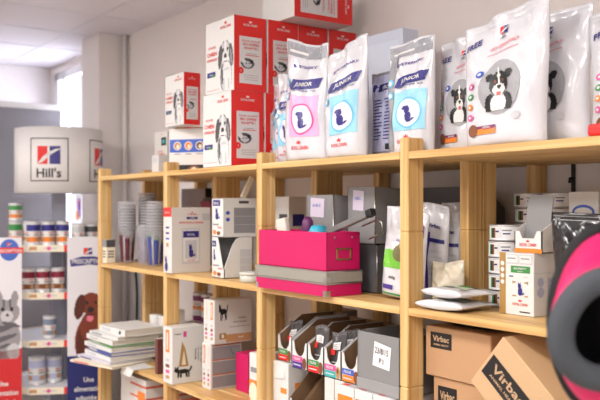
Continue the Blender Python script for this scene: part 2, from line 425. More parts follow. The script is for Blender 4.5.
# ------------------------------------------------------------------ bags of dry food
def bag_shape(w, h, d, m, seed=0, flat=.8, lean=.0, back=None, tilt=0, jag=.006):
    rnd = random.Random(seed); ph = [rnd.uniform(0, 6.28) for _ in range(6)]
    def prof(v):
        if v < .08: return .72+.28*(v/.08)**.5
        return max(0, 1-max(0, (v-.35)/(.93-.35))**1.9) if v < .93 else 0
    def pt(u, v, sgn, off):
        a = max(-1, min(1, 2*u/w-1)); vv = max(0, min(1, v/h))
        th = d/2*(1-abs(a)**3.2)**.7*prof(vv)
        wr = .0038*min(1, d/.06)*(math.sin(7*a+9*vv+ph[0])+math.sin(13*vv-5*a+ph[1])+.7*math.sin(21*vv+9*a+ph[2]))*(1-abs(a)**6)*(0.3+vv)
        nar = 1-.05*prof(vv)-.02*math.sin(6*vv+ph[3])
        z = vv*h+jag*vv*math.sin(2.2*a+ph[4])+tilt*a*vv*h
        return Vector((a*w/2*nar, sgn*(th+.0015+off)+wr+lean*vv*vv*h, z))
    N, K = 26, 40; vs = []; fs = []
    for sg in (-1, 1):
        for j in range(K+1):
            for i in range(N+1): vs.append(pt(w*i/N, h*j/K, sg, 0))
    Q = (N+1)*(K+1)
    for j in range(K):
        for i in range(N):
            a = j*(N+1)+i; fs.append((a, a+1, a+N+2, a+N+1)); fs.append((Q+a+1, Q+a, Q+a+N+1, Q+a+N+2))
    for j in range(K):
        a = j*(N+1); fs.append((a+N+1, Q+a+N+1, Q+a, a)); a += N; fs.append((a, Q+a, Q+a+N+1, a+N+1))
    for i in range(N):
        fs.append((i, Q+i, Q+i+1, i+1)); a = K*(N+1)+i; fs.append((a+1, Q+a+1, Q+a, a))
    b = MB().add(vs, fs, m, True)
    S = lambda u, v, k: pt(u, v, -1, .0014+.0010*k)
    b.rect(S, w*.03, h*.93, w*.97, h*.935, GREYP, 0, 8, 1); b.rect(S, w*.03, h*.965, w*.97, h*.968, GREYP, 0, 8, 1)
    return b, S
def junior(w, h, d, col, ring, seed, strip=None, **kw):
    b, S = bag_shape(w, h, d, BAGW, seed, **kw)
    if strip: b.rect(S, w*.06, h*.03, w*.24, h*.9, strip, 1, 4, 20)
    if seed in (3, 6): b.rect(S, w*.02, h*.87, w*.98, h*.98, BAGG, 1, 12, 6); b.rect(S, w*.1, h*.9, w*.6, h*.92, WHITE, 2, 6, 1)
    b.ell(S, w*.3, h*.79, w*.03, w*.03, PURPLE, 2); b.text(S, 'VETERINARY', w*.6, h*.785, h*.022, PURPLE, 2, width=w*.5)
    SB_ = lambda u, v, k: S(u+.35*(v-h*.65), v+.06*(u-w*.6), k)
    b.rect(SB_, w*.28, h*.605, w*.93, h*.69, NAVY, 2, 12, 4)
    b.text(SB_, 'JUNIOR', w*.6, h*.632, h*.034, WHITE, 3.6, width=w*.42)
    b.text(S, 'SMALL DOG UNDER 10 KG', w*.58, h*.585, h*.014, NAVY, 2, width=w*.56)
    b.rect(S, w*.27, h*.2, w*.92, h*.55, col, 1, 10, 10)
    b.ell(S, w*.6, h*.35, w*.27, h*.135, ring, 2, 24, 2, hole=.88); b.ell(S, w*.6, h*.35, w*.24, h*.12, M('pale_'+ring.name, (236, 226, 240), .4), 2, 24, 3)
    b.raster(S, w*.46, h*.27, w*.74, h*.42, 16, 18, dogsit(NAVY), 3)
    royal(b, S, w*.55, h*.09, w*.4, REDT)
    for i in range(2): b.ell(S, w*.17, h*(.64-.11*i), w*.075, h*.035, SKY, 3, 14); b.ell(S, w*.17, h*(.64-.11*i), w*.045, h*.02, WHITE, 4, 12)
    return b
TG = 'dry food bags along the top shelf'
for w, h, d, col, ring, seed, strip, x, y, rz, lab, kw in (
    (.15, .335, .06, LBLUE, SKY, 1, None, -.935, .20, 2, 'blue and white puppy food bag, leftmost bag next to the red cartons', {}),
    (.15, .36, .06, LBLUE, SKY, 2, None, -.805, .135, 2, 'blue and white puppy food bag half hidden behind the pink one', {}),
    (.25, .43, .085, PINKP, MAGP, 3, None, -.582, .055, 0, 'white puppy food bag with pink panel and crumpled folded top', dict(tilt=-.05, jag=.012)),
    (.205, .378, .085, LBLUE, SKY, 4, None, -.355, .055, 2, 'white puppy food bag with pale blue panel, slanting top, right of pink one', dict(tilt=.06)),
    (.195, .355, .07, LBLUE, SKY, 6, BAGG, -.087, .098, 3, 'white puppy food bag with grey stripe behind the third post top', {}),
    (.22, .37, .08, LBLUE, SKY, 7, BAGG, -.265, .27, 0, 'puppy food bag with silver top set back behind the slanting one', {})):
    b = junior(w, h, d, col, ring, seed, strip, **kw)
    if seed == 7:
        S = None
    tag(b.build('dog_food_bag', None, (x, y, T), rz), lab, 'bag', TG)
# bag seen from its text-covered back
b, S = bag_shape(.15, .29, .05, BAGG, 9, tilt=-.02)
b.rect(S, .015, .02, .135, .28, M('lavender_print', (188, 190, 220), .4), 1, 8, 14)
b.rect(S, .02, .225, .13, .25, NAVY, 2, 6, 2); b.text(S, 'JUNIOR', .075, .23, .012, WHITE, 3)
for q in range(13): b.rect(S, .025, .06+.011*q, .07-.01*(q % 3 == 0), .064+.011*q, NAVY, 2, 3, 1); b.rect(S, .08, .06+.011*q, .125-.012*(q % 4 == 1), .064+.011*q, NAVY, 2, 3, 1)
b.rect(S, .09, .025, .125, .045, BLACK, 2, 3, 1)
tag(b.build('dog_food_bag', None, (-.27, .165, T), 4), 'silver food bag turned to show blue small-print back, between two white puppy bags', 'bag', TG)
def vetbag(w, h, d, seed, **kw):
    b, S = bag_shape(w, h, d, BAGW, seed, **kw)
    b.text(S, 'FREE', w*.17, h*.8, h*.05, NAVY, 2, width=w*.22, rot=.1)
    hills(b, S, w*.53, h*.83, w*.09, 2, False); b.text(S, "Hill's", w*.53, h*.795, h*.022, BLACK, 2)
    b.text(S, 'VET ESSENTIALS', w*.56, h*.73, h*.024, M('rose_ink', (226, 120, 130), .5), 2, width=w*.36, rot=.05); b.rect(S, w*.36, h*.69, w*.76, h*.695, M('rose_ink', (226, 120, 130), .5), 2, 6, 1)
    b.ell(S, w*.55, h*.42, w*.25, h*.2, M('portrait_grey', (160, 160, 165), .5), 1, 28, 5)
    b.raster(S, w*.36, h*.25, w*.74, h*.585, 34, 34, COLLIE[1:], 3)
    for i, m in enumerate((BLUE, MAGP, GREEN, ORANGE, MAGP)):
        b.ell(S, w*(.3 if i == 0 else .16), h*(.56 if i == 0 else .57-.085*i), w*.05, h*.026, m, 2, 14); b.ell(S, w*(.3 if i == 0 else .16), h*(.56 if i == 0 else .57-.085*i), w*.022, h*.012, WHITE, 3, 10)
    b.ell(S, w*.2, h*.12, w*.07, h*.05, BROWN, 3, 16); b.rect(S, w*.22, h*.085, w*.52, h*.13, ORANGE, 2, 6, 2); b.rect(S, w*.22, h*.12, w*.52, h*.15, PLUM, 2, 6, 2)
    b.text(S, 'CHICKEN', w*.4, h*.13, h*.014, WHITE, 4)
    b.ell(S, w*.75, h*.2, w*.05, h*.03, GREYP, 2, 14)
    return b
for w, h, d, seed, x, y, rz, lab, kw in (
    (.215, .355, .08, 11, .056, .19, 0, 'white dog food bag with collie photo, left and smaller of the collie bags', dict(tilt=.05)),
    (.285, .356, .085, 12, .32, .055, 0, 'big white dog food bag with collie photo, frontmost of the collie bags', dict(tilt=.05)),
    (.26, .35, .08, 13, .385, .16, 0, 'white collie dog food bag directly behind the frontmost big one', dict(tilt=.035)),
    (.26, .33, .08, 14, .645, .15, 0, 'white collie dog food bag cut off at the right end of the top shelf', dict(tilt=.02))):
    tag(vetbag(w, h, d, seed, **kw).build('dog_food_bag', None, (x, y, T), rz), lab, 'bag', TG)
b, F, S, Tp = carton(.28, .08, .50, M('ice_blue_card', (206, 214, 232), .5)); b.rect(F, .02, .3, .26, .46, M('ice_blue_two', (214, 222, 238), .5))
tag(b.build('shipping_carton', None, (-.58, .43, T)), 'plain pale blue carton standing behind the puppy food bags', 'carton')
b, F, S, Tp = carton(.12, .05, .032, RED); b.text(F, 'SALE', .06, .01, .012, RED)
b = MB().box((-.06, -.02, 0), (.06, .02, .03), RED, .008, seg=3)
tag(b.build('red_pouch', None, (.66, .03, T)), 'small red item at the far right edge of the top shelf', 'pouch')

# ------------------------------------------------------------------ middle shelf, leftmost bay: measuring cups
def cup(printm):
    t = bpy.data.objects.new('measuring_cup', None); COL.objects.link(t)
    b = MB().lathe([(0, 0), (.033, .0), (.0334, .002), (.0475, .188), (.0470, .188), (.0328, .003), (.0, .003)], CLEAR, n=48); b.build('cup_wall', t)
    MB().lathe([(.0476, .184), (.0492, .186), (.0492, .189), (.0476, .190), (.0473, .188)], RIM, n=32).build('rim', t)
    b = MB(); rr = lambda z: .0339+(.0454-.0339)*(z-.006)/.152
    SC_ = lambda u, v, k: (rr(v)*math.sin(u), -rr(v)*math.cos(u), v)
    for q in range(7): b.rect(SC_, q*.9, .006+.004*(q % 3), q*.9+.62, .15-.018*(q % 3), printm, 0, 4, 1)
    b.build('print', t)
    return t
PR = {}
def print_mat(name, rgb):
    m = M(name, rgb, .3, alpha=.72); return m
def cupstack(x, y, n, mats, desc, grp, pitch=.0155):
    for i in range(n):
        m = mats[min(i, len(mats)-1)]
        if m.name not in PR: PR[m.name] = t = cup(m)
        else: t = copy_tree(PR[m.name])
        t.location = (x, y, MID+pitch*i)
        lab = ('lowest %s' % desc) if i == 0 else ('topmost %s' % desc) if i == n-1 else 'clear cup nested in the middle of the ' + desc.split(' of the ')[1]
        tag(t, lab, 'cup', grp)
REDC = print_mat('red_cup_print', (104, 18, 44)); GRNC = print_mat('green_cup_print', (84, 160, 84)); BLUC = print_mat('blue_cup_print', (60, 70, 160)); CLRC = print_mat('faint_cup_print', (190, 176, 200)); CLRC2 = M('faint_cup_print', (190, 176, 200))
CC = print_mat('lilac_cup_print', (170, 150, 190))
CC.node_tree.nodes['Principled BSDF'].inputs['Alpha'].default_value = .25
cupstack(-2.311, .115, 10, [REDC, REDC, REDC, CC], 'clear measuring cup of the front red stack beside the left post', 'front stack of red printed cups')
cupstack(-2.30, .228, 13, [REDC, REDC, CC], 'clear measuring cup of the tall stack behind the front red stack', 'rear stack of red printed cups')
cupstack(-2.0, .135, 10, [BLUC, GRNC, CC, CC], 'clear measuring cup of the green stack behind the second post', 'stack of green printed cups')
cupstack(-2.105, .13, 2, [CC], 'clear measuring cup of the pair between red and green stacks', 'pair of clear cups')
b, F, S, Tp = carton(.055, .05, .125, CREAM); b.rect(F, 0, .085, .055, .125, MGREY); b.rect(S, 0, .085, .05, .125, DGREY)
for q in range(3): b.rect(F, .01, .03+.015*q, .045, .036+.015*q, DGREY, 2); b.rect(S, .008, .03+.015*q, .042, .036+.015*q, DGREY, 2)
tag(b.build('small_carton', None, (-2.355, .03, MID)), 'small cream carton with grey top beside the leftmost post', 'carton')

# ------------------------------------------------------------------ middle shelf, second bay
w, d, h = .08, .2, .298
t = thing('pouch_box', 'large white food box with a picture of a pouch on its side and red tab', 'box', (-1.556, .082, MID))
GW = M('warm_white_card', (218, 214, 210), .5)
b, F, S, Tp = carton(w, d, h, GW)
b.rect(F, 0, h*.86, w, h, RED); b.text(F, 'ROYAL', w*.5, h*.91, h*.025, WHITE, 2, width=w*.6)
for i, m in enumerate((NAVY, NAVY, BLUE)): b.rect(F, w*.3, h*(.68-.085*i), w*.72, h*(.71-.085*i), m, 1)
b.rect(F, w*.35, h*.4, w*.65, h*.46, LBROWN); b.raster(F, w*.05, h*.03, w*.7, h*.26, 14, 20, CATSIT[:4], 2)
royal(b, S, d*.52, h*.885, d*.22, REDT); b.rect(S, d*.38, h*.82, d*.66, h*.855, NAVY, 2); b.text(S, 'GASTRO', d*.52, h*.828, h*.018, WHITE, 3)
b.text(S, 'INTESTINAL CANINE', d*.5, h*.755, h*.028, REDT, 2, width=d*.62)
b.rect(S, d*.78, h*.8, d*.98, h*.91, GREYP, 2)
b.rect(S, d*.26, h*.14, d*.72, h*.68, GREYP, 1)
b.rect(S, d*.29, h*.17, d*.69, h*.66, M('photo_pouch', (224, 222, 224), .4), 2); b.rect(S, d*.29, h*.54, d*.69, h*.64, NAVY, 3); b.text(S, 'ROYAL', d*.49, h*.57, h*.03, WHITE, 4)
b.rect(S, d*.34, h*.22, d*.64, h*.5, GREYP, 3); b.raster(S, d*.38, h*.24, d*.6, h*.44, 16, 18, CATSIT, 4); b.text(S, 'ROYAL CANIN', d*.5, h*.18, h*.02, REDT, 4, width=d*.2)
b.build('box_body', t)
def display_box(w, d, h, lip, cut, label, loc, logo, full=False, group=None, rz=0):
    t = thing('display_box', label, 'box', loc, rz, group); th = .003
    b = MB().box((-w/2, -d/2, 0), (w/2, d/2, th), WHITE)
    if cut: b.prism([(-w/2, -d/2, 0), (w/2, -d/2, 0), (w/2, -d/2, .04), (w*.42, -d/2, .035), (-w*.02, -d/2, h), (-w/2, -d/2, h)], (0, th, 0), WHITE)
    else: b.box((-w/2, -d/2, 0), (w/2, -d/2+th, lip), WHITE, .0006)
    F = front(w, d)
    cw = .5 if cut else 1
    b.raster(F, w*.2*cw, lip*.45, w*.7*cw, lip*.74, 12, 12, CATSIT, 1); b.rect(F, w*.12*cw, lip*.8, w*.72*cw, lip*.95, NAVY); b.text(F, 'RENAL', w*.42*cw, lip*.84, lip*.06, WHITE, 2, width=w*.4*cw)
    b.rect(F, w*.1, lip*.3, w*.6, lip*.34, MGREY); b.ell(F, w*.25, lip*.12, w*.14, lip*.06, ORANGE); b.ell(F, w*.58, lip*.1, w*.16, lip*.05, BROWN)
    b.text(F, 'ROYAL', w*.7, lip*.22, lip*.05, REDT, 2)
    b.build('front_panel', t)
    for sx, near in ((-w/2, 0), (w/2-th, 1)):
        sd = [(0, 0), (d, 0), (d, h), (d*.55, h), (d*.42, h*.96), (d*.28, h*.8), (0, .04)] if (cut and near) else [(0, 0), (d, 0), (d, h), (0, h)]
        MB().prism([(sx, -d/2+q[0], q[1]) for q in sd], (th, 0, 0), WHITE).build('side_panel', t)
    if cut: MB().box((-w/2+th+.0002, -d/2+.004, .004), (-w/2+th+.001, d/2-.004, h-.002), GREYB).build('inner_lining', t)
    sb = MB(); S = side(w, d)
    if full:
        sb.rect(S, 0, 0, d, h, WHITE); sb.rect(S, d*.3, h*.1, d*.95, h*.75, MGREY, 2)
        for i in range(1, 3): sb.rect(S, d*.3, h*(.1+.65*i/3-.004), d*.95, h*(.1+.65*i/3+.004), GREYP, 3)
        for q in (.45, .62): sb.ell(S, d*.12, h*q, d*.06, h*.05, BLUE, 2)
        sb.rect(S, d*.45, h*.86, d*.75, h*.93, DGREY, 2)
    else:
        sb.rect(S, d*.55, h*.12, d*.97, h*.7, GREYP, 2)
        for i in range(1, 3): sb.rect(S, d*.55, h*(.12+.58*i/3-.005), d*.97, h*(.12+.58*i/3+.005), WHITE, 3)
    sb.build('side_print', t)
    MB().box((-w/2, d/2-th, 0), (w/2, d/2, h), GREYB).build('back_panel', t)
    if full: MB().box((-w/2, -d/2, h-.003), (w/2, d/2, h), WHITE).build('lid', t)
    return t
display_box(.105, .14, .172, .165, True, 'white display box with cut-down sides, lower of the two stacked beside the pouch picture', (-1.205, .113, MID), 0)
display_box(.10, .165, .165, .165, False, 'closed white display box with cat print, upper of the two stacked', (-1.215, .13, MID+.173), 0, True)
# paper dispenser and round tin beside them
t = thing('round_tin', 'pale round flat tin beside the stacked display boxes', 'tin', (-.985, .075, MID))
MB().lathe([(0, 0), (.048, 0), (.05, .003), (.05, .028), (0, .028)], M('pale_tin', (196, 196, 188), .35), n=28).build('tin_body', t)
MB().lathe([(0, .028), (.052, .028), (.052, .036), (.05, .038), (0, .038)], M('pale_tin_lid', (208, 208, 202), .3), n=28).build('lid', t)
b, F, S, Tp = carton(.06, .07, .17, M('milky_white', (226, 226, 222), .4)); b.rect(S, .01, .02, .06, .07, GREYP)
tag(b.build('white_box', None, (-1.0, .19, MID)), 'plain white box between stacked display boxes and the pink box', 'box')
tag(MB().box((-.006, -.012, 0), (.006, .012, .10), CREAM, .002).build('card_folder', None, (-1.178, .15, MID+.3405), 0, -28), 'cream card leaning on top of the closed white display box', 'card')
# packs at the back of the bay
b = MB().lathe([(0, 0), (.04, 0), (.042, .01), (.042, .3), (.03, .34), (.018, .35), (.018, .40), (0, .40)], BLACK, n=18); b.lathe([(.0425, .08), (.0425, .26)], M('bottle_label', (120, 116, 124), .4), n=18)
tag(b.build('dark_bottle', None, (-2.03, .46, MID)), 'tall dark bottle behind the pouch picture box', 'bottle')
b = MB().lathe([(0, 0), (.05, 0), (.052, .01), (.052, .31), (.04, .35), (0, .35)], M('smoky_plastic', (112, 106, 108), .3), n=18); b.lathe([(.0525, .25), (.0525, .33)], MAROON, n=18)
tag(b.build('grey_jar', None, (-1.90, .40, MID)), 'grey jar with dark red collar behind the pouch picture box', 'jar')
b, F, S, Tp = carton(.1, .09, .40, M('grey_pack', (150, 142, 146), .35)); b.rect(S, 0, .28, .09, .40, M('white_pack_band', (214, 208, 214), .4)); b.rect(S, .01, .12, .08, .26, M('rust_print', (140, 84, 70), .5))
tag(b.build('grey_pack', None, (-2.17, .44, MID)), 'grey and white pack at back of the second bay, left of dark bottle', 'pack')

# ------------------------------------------------------------------ middle shelf, third bay
def corner_metal(b, x, y, z0, z1, sx, sy):
    b.box((min(x, x-sx*.018), min(y, y-sy*.0012)-.0003, z0), (max(x, x-sx*.018), max(y, y-sy*.0012)+.0003, z1), STEEL)
    b.box((min(x, x-sx*.0012)-.0003, min(y, y-sy*.018), z0), (max(x, x-sx*.0012)+.0003, max(y, y-sy*.018), z1), STEEL)
w, d = .432, .152; PX, PY = -.577, .047
t = thing('storage_box', 'flat hot pink storage box with grey lid, under the open pink box', 'box', (PX, PY, MID))
b = MB().box((-w/2, -d/2, 0), (w/2, d/2, .045), HOT, .0015)
for sx in (-1, 1): corner_metal(b, sx*(w/2+.0008), -d/2-.0008, 0, .02, sx, -1)
b.build('box_body', t)
b = MB().box((-w/2-.003, -d/2-.003, .046), (w/2+.003, d/2+.003, .084), GLID, .0015)
MB().box((-w/2-.0035, -d/2-.0035, .040), (w/2+.0035, d/2+.0035, .0455), STEEL).build('lid_edge', t)
for sx in (-1, 1): corner_metal(b, sx*(w/2+.004), -d/2-.004, .046, .066, sx, -1)
b.build('lid', t)
b = MB().box((-w/2-.0034, -d/2-.0034, .081), (w/2+.0034, d/2+.0034, .0855), STEEL); b.build('lid_edge', t)
t = thing('storage_box', 'open hot pink storage box with metal label holder, filled with oddments', 'box', (PX+.005, PY, MID+.0855))
w, d, h, th = .416, .144, .130, .003
b = MB().box((-w/2, -d/2, 0), (w/2, d/2, th), HOT)
for a, c in (((-w/2, -d/2, 0), (w/2, -d/2+th, h)), ((-w/2, d/2-th, 0), (w/2, d/2, h)), ((-w/2, -d/2, 0), (-w/2+th, d/2, h)), ((w/2-th, -d/2, 0), (w/2, d/2, h))): b.box(a, c, HOT, .0008)
b.build('box_body', t)
S = side(w, d)
b = MB()
for u0, v0, u1, v1 in ((.04, .035, .105, .041), (.04, .07, .105, .076), (.04, .035, .046, .076), (.099, .035, .105, .076)):
    b.box((w/2, -d/2+u0, v0), (w/2+.003, -d/2+u1, v1), M('brass', (196, 168, 110), .3, metal=1), .0006)
b.build('label_holder', t)
for u in (.035, .11): MB().lathe([(0, 0), (.004, 0), (.003, .002), (0, .003)], STEEL, n=12, X=Matrix.Translation((w/2, -d/2+u, .112)) @ Matrix.Rotation(R(90), 4, 'Y')).build('rivet', t)
z0 = MID+.0855+.004
tag(MB().box((-.026, -.012, 0), (.026, .012, .165), M('crumpled_white', (226, 220, 210), .6, bump=.5, bscale=30), .006, seg=2).build('paper_roll', None, (-.69, .047, z0+.006), 10, 0, -12), 'crumpled white paper sticking out of the open pink box', 'paper')
b = MB().lathe([(0, 0), (.02, .01), (.022, .135), (.02, .16), (.012, .173), (0, .177)], M('purple_plastic', (104, 40, 96), .4), n=18)
tag(b.build('purple_bottle', None, (-.6, .07, z0)), 'purple bottle top poking out of the open pink box', 'bottle')
b = MB().lathe([(0, 0), (.03, .01), (.034, .125), (.024, .144), (0, .147)], M('turquoise_plastic', (60, 176, 206), .4), n=18)
tag(b.build('turquoise_bottle', None, (-.53, .065, z0)), 'turquoise cap showing above the open pink box beside the purple one', 'bottle')
t = thing('hand_tool', 'long grey hand tool with black tip resting across the pink box rim', 'tool', (-.335, .047, MID+.247), 0, None, 0, -17)
MB().box((-.12, -.011, -.011), (.10, .011, .011), M('grey_plastic', (118, 116, 116), .4), .004, seg=2).build('bar', t)
MB().box((.10, -.013, -.013), (.13, .013, .013), BLACK, .005, seg=2).build('tip', t)
MB().tube([(.03, .03, -.02), (.11, .03, -.02), (.125, .03, -.035), (.12, .03, -.07), (.05, .03, -.07)], .003, STEEL).build('wire_handle', t)
def magfile(w, d, h, label, loc, m, note=None, rz=0, ry=0):
    t = thing('magazine_file', label, 'file', loc, rz, None, 0, ry); th = .003
    b = MB().box((-w/2, -d/2, 0), (w/2, d/2, th), m).box((-w/2, -d/2, 0), (w/2, -d/2+th, h), m, .0008).box((-w/2, d/2-th, 0), (w/2, d/2, h*.8), m)
    for sx in (-w/2, w/2-th): b.prism([(sx, -d/2, 0), (sx, d/2, 0), (sx, d/2, h*.8), (sx, d*.1, h*.98), (sx, -d/2, h)], (th, 0, 0), m)
    b.build('file_body', t)
    MB().tube([(w/2, -d/2, 0), (w/2, -d/2, h)], .0022, STEEL, 6).build('metal_edge', t)
    if note:
        F = front(w, d); u, v, nw, nh, s = note
        b = MB().add([F(u, v, 1), F(u+nw, v-.004, 3), F(u+nw+.003, v+nh, 2), F(u+.003, v+nh+.006, 1)], [(0, 1, 2, 3)], M('lilac_note', (206, 196, 214), .6))
        b.text(F, s, u+nw*.5, v+nh*.55, .012, BLUE, 4, width=nw*.6, bold=False); b.build('paper_label', t)
    return t
magfile(.165, .2, .345, 'grey magazine file with pale paper label behind the pink box, left one', (-.61, .232, MID), GREYB, (.025, .265, .085, .065, 'A-B-C'))
magfile(.15, .22, .168, 'low dark grey file box on the shelf beside the white virus-free bag', (-.42, .29, MID), GREYD)['label'] = 'low dark grey file box underneath another grey file beside the open pink box'
magfile(.15, .22, .20, 'grey magazine file with paper label standing on a low file box', (-.425, .285, MID+.170), GREYB, (.03, .12, .06, .065, 'ABC'), 0, 0)
magfile(.24, .22, .37, 'broad dark grey file box at the back behind the third front post', (-.28, .515, MID), GREYD)
b, F, S, Tp = carton(.12, .09, .345, GW); b.rect(F, .05, .22, .11, .27, DGREY); b.text(F, 'LOT', .08, .235, .018, WHITE, 2); b.rect(S, .02, .22, .08, .27, NAVY)
tag(b.build('white_carton', None, (-1.06, .31, MID)), 'white carton with dark label seen past the post left of the pink box', 'carton')

def vbag(w, h, d, seed, **kw):
    b, S = bag_shape(w, h, d, BAGW, seed, **kw)
    if seed in (22, 23):
        b.rect(S, w*.1, h*.6, w*.95, h*.64, NAVY, 2, 8, 1); b.rect(S, w*.55, h*.1, w*.62, h*.7, PURPLE, 2, 2, 10)
        for q in range(6): b.rect(S, w*.66, h*(.2+.06*q), w*.92, h*(.22+.06*q), GREYP, 2, 4, 1)
        b.text(S, 'Virbac', w*.7, h*.75, h*.04, NAVY, 2, width=w*.3)
        return b
    b.rect(S, w*.5, h*.72, w*.95, h*.86, PURPLE, 2, 6, 3); b.text(S, 'Virbac', w*.72, h*.765, h*.05, WHITE, 3, width=w*.38)
    b.rect(S, w*.08, h*.32, w*.9, h*.52, LIME, 1, 8, 6); b.ell(S, w*.55, h*.5, w*.2, h*.1, M('moss_print', (110, 106, 60), .5), 2, 16); b.ell(S, w*.62, h*.6, w*.14, h*.09, LBROWN, 2, 16)
    b.text(S, 'Adult cat', w*.5, h*.62, h*.03, PURPLE, 2); b.rect(S, w*.12, h*.08, w*.4, h*.13, PURPLE, 2, 3, 1); b.rect(S, w*.08, h*.02, w*.92, h*.04, GREEN, 1, 6, 1); b.text(S, '400g', w*.35, h*.2, h*.03, BLACK, 2)
    return b
VG = 'white and purple cat food bags by the third post'
for w, h, d, seed, x, y, rz, lab in ((.17, .285, .06, 21, -.165, .13, 10, 'white cat food bag with green band just left of the third front post'),
                                   (.16, .31, .045, 22, -.135, .215, 14, 'white cat food bag with blue lettering behind the third front post, front of two'),
                                   (.15, .295, .04, 23, -.125, .275, 12, 'white cat food bag behind the third front post, rear of two'),
                                   (.15, .31, .045, 24, -.125, .375, 30, 'white cat food bag with purple logo peeking out beside the rear post')):
    tag(vbag(w, h, d, seed, tilt=-.03).build('cat_food_bag', None, (x, y, MID+(.009 if seed == 21 else 0)), rz, 0, 5 if seed == 21 else 0), lab, 'bag', VG)
b, S = bag_shape(.12, .13, .05, BAGC, 25); tag(b.build('clear_bag', None, (-.02, .19, MID), 10), 'clear bag of cream kibble standing right of the third front post', 'bag')

# ------------------------------------------------------------------ middle shelf, right bay
for i, (x, y, z, rz) in enumerate(((.108, .10, MID+.0165, 4), (.113, .105, MID+.0525, -5))):
    b, S = bag_shape(.18, .16, .024, BAGW, 31+i)
    b.rect(S, .02, .04, .15, .12, M('sample_print', (186, 196, 170), .4), 1, 8, 8); b.ell(S, .11, .09, .035, .025, GREEN if i else DGREY, 2, 16); b.text(S, 'SAMPLE', .085, .06, .014, PURPLE, 2); b.rect(S, .02, .125, .09, .14, PURPLE, 2, 4, 1)
    tag(b.build('sample_bag', None, (x, y-.085, z), rz, -90), '%s flat white sample bag lying on the shelf in front of the tins' % ('lower', 'upper')[i], 'bag', 'sample bags lying flat')
def flat_tin():
    t = bpy.data.objects.new('food_tin', None); COL.objects.link(t)
    MB().lathe([(0, 0), (.047, 0), (.05, .002), (.05, .004), (.0485, .006), (.0485, .042), (.05, .044), (.05, .047), (.0475, .048), (.047, .045), (0, .045)], CANS, n=28).build('can', t)
    b = MB().lathe([(.0489, .0055), (.0489, .043)], M('tin_label', (232, 232, 234), .4), n=28)
    def S(u, v, k):
        a = u/.0488; return ((.0490+.0003*k)*math.sin(a), -(.0490+.0003*k)*math.cos(a), v)
    for a0 in (-.5, 1.6, 3.7):
        q = a0*.0488
        for j in range(6): b.rect(S, q-.02+.0067*j, .009, q-.02+.0067*(j+1)+.0001, .039, GREEN if j < 1 else BLACK if j < 2 else BROWN if j < 3 else WHITE, 1)
        b.rect(S, q+.001, .026, q+.012, .031, NAVY, 2, 2, 1); b.rect(S, q+.022, .03, q+.05, .034, MGREY, 1, 4, 1); b.rect(S, q+.024, .02, q+.046, .024, NAVY, 1, 4, 1)
    b.build('label_wrap', t); return t
tin0 = None
for x, y, n, nm in ((.140, .272, 5, 'nearest stack behind the white cat box'), (.052, .5, 7, 'tall rear stack beside the back post'), (.165, .5, 7, 'rear stack right of the tall one')):
    for i in range(n):
        t = tin0 if tin0 else None
        if t is None: t = tin0 = flat_tin()
        else: t = copy_tree(tin0)
        t.location = (x+random.uniform(-.003, .003), y+random.uniform(-.003, .003), MID+.0495*i+.0005); t.rotation_euler = (0, 0, R(38+random.uniform(-12, 12)))
        lv = ('lowest', 'second', 'third', 'fourth', 'fifth', 'sixth', 'seventh')[i]
        tag(t, '%s flat food tin from the bottom, %s' % (lv, nm) if i < n-1 else 'topmost flat food tin, %s' % nm, 'tin', 'stacked flat food tins')
w, d, h = .12, .12, .173
t = thing('cat_food_box', 'white cat food box with gold stripe and green label under the open display box', 'box', (.292, .193, MID))
b, F, S, Tp = carton(w, d, h)
b.rect(F, w*.02, 0, w*.2, h, GOLD)
for i in range(4): b.ell(F, w*.11, h*(.82-.1*i), w*.055, w*.055, WHITE, 2)
for i in range(2): b.rect(F, w*(.2+.39*i), h*.82, w*(.57+.39*i), h*.98, GREYP); b.rect(F, w*(.22+.39*i), h*.84, w*(.55+.39*i), h*.96, WHITE, 2); b.rect(F, w*(.26+.39*i), h*.9, w*(.5+.39*i), h*.92, MGREY, 3)
b.rect(F, w*.35, h*.68, w*.9, h*.79, GREEN); b.text(F, 'SATIETY', w*.62, h*.735, h*.03, WHITE, 2, width=w*.36); b.text(F, 'SUPPORT', w*.62, h*.695, h*.02, WHITE, 2)
b.rect(F, w*.3, h*.61, w*.42, h*.63, NAVY); b.rect(F, w*.7, h*.61, w*.84, h*.63, GREYP)
for x0 in (.4, .74):
    for y0 in (.3, .52): b.rect(F, w*x0, h*y0, w*(x0+.1), h*(y0+.02), GOLD); b.rect(F, w*(x0 if x0 < .5 else x0+.08), h*y0-(.02*h if y0 > .4 else -.01*h), w*(x0+.02 if x0 < .5 else x0+.1), h*y0+.03*h, GOLD)
b.raster(F, w*.5, h*.32, w*.74, h*.53, 16, 20, CATSIT, 2)
royal(b, F, w*.62, h*.16, w*.42, REDT); b.rect(F, w*.6, h*.05, w*.9, h*.07, BLACK)
b.raster(S, d*.08, h*.3, d*.4, h*.62, 10, 14, [(.5, .25, .4, .25, 0, M('lav_ink', (176, 180, 206), .5)), (.5, .75, .35, .22, 0, M('lav_ink', (176, 180, 206), .5))], 1)
b.rect(S, d*.5, h*.1, d*.9, h*.6, M('lav_ink', (176, 180, 206), .5)); b.rect(S, 0, h*.68, d, h*.69, GREYP)
for q in range(6): b.rect(S, d*.54, h*(.15+.07*q), d*.86, h*(.17+.07*q), WHITE, 2)
b.build('box_body', t)
w, d = .092, .085
t = thing('display_box', 'open white display box with orange stripe and grey back standing on white cat box', 'box', (.325, .185, MID+.174))
b = MB().box((-w/2, -d/2, 0), (w/2, d/2, .003), WHITE)
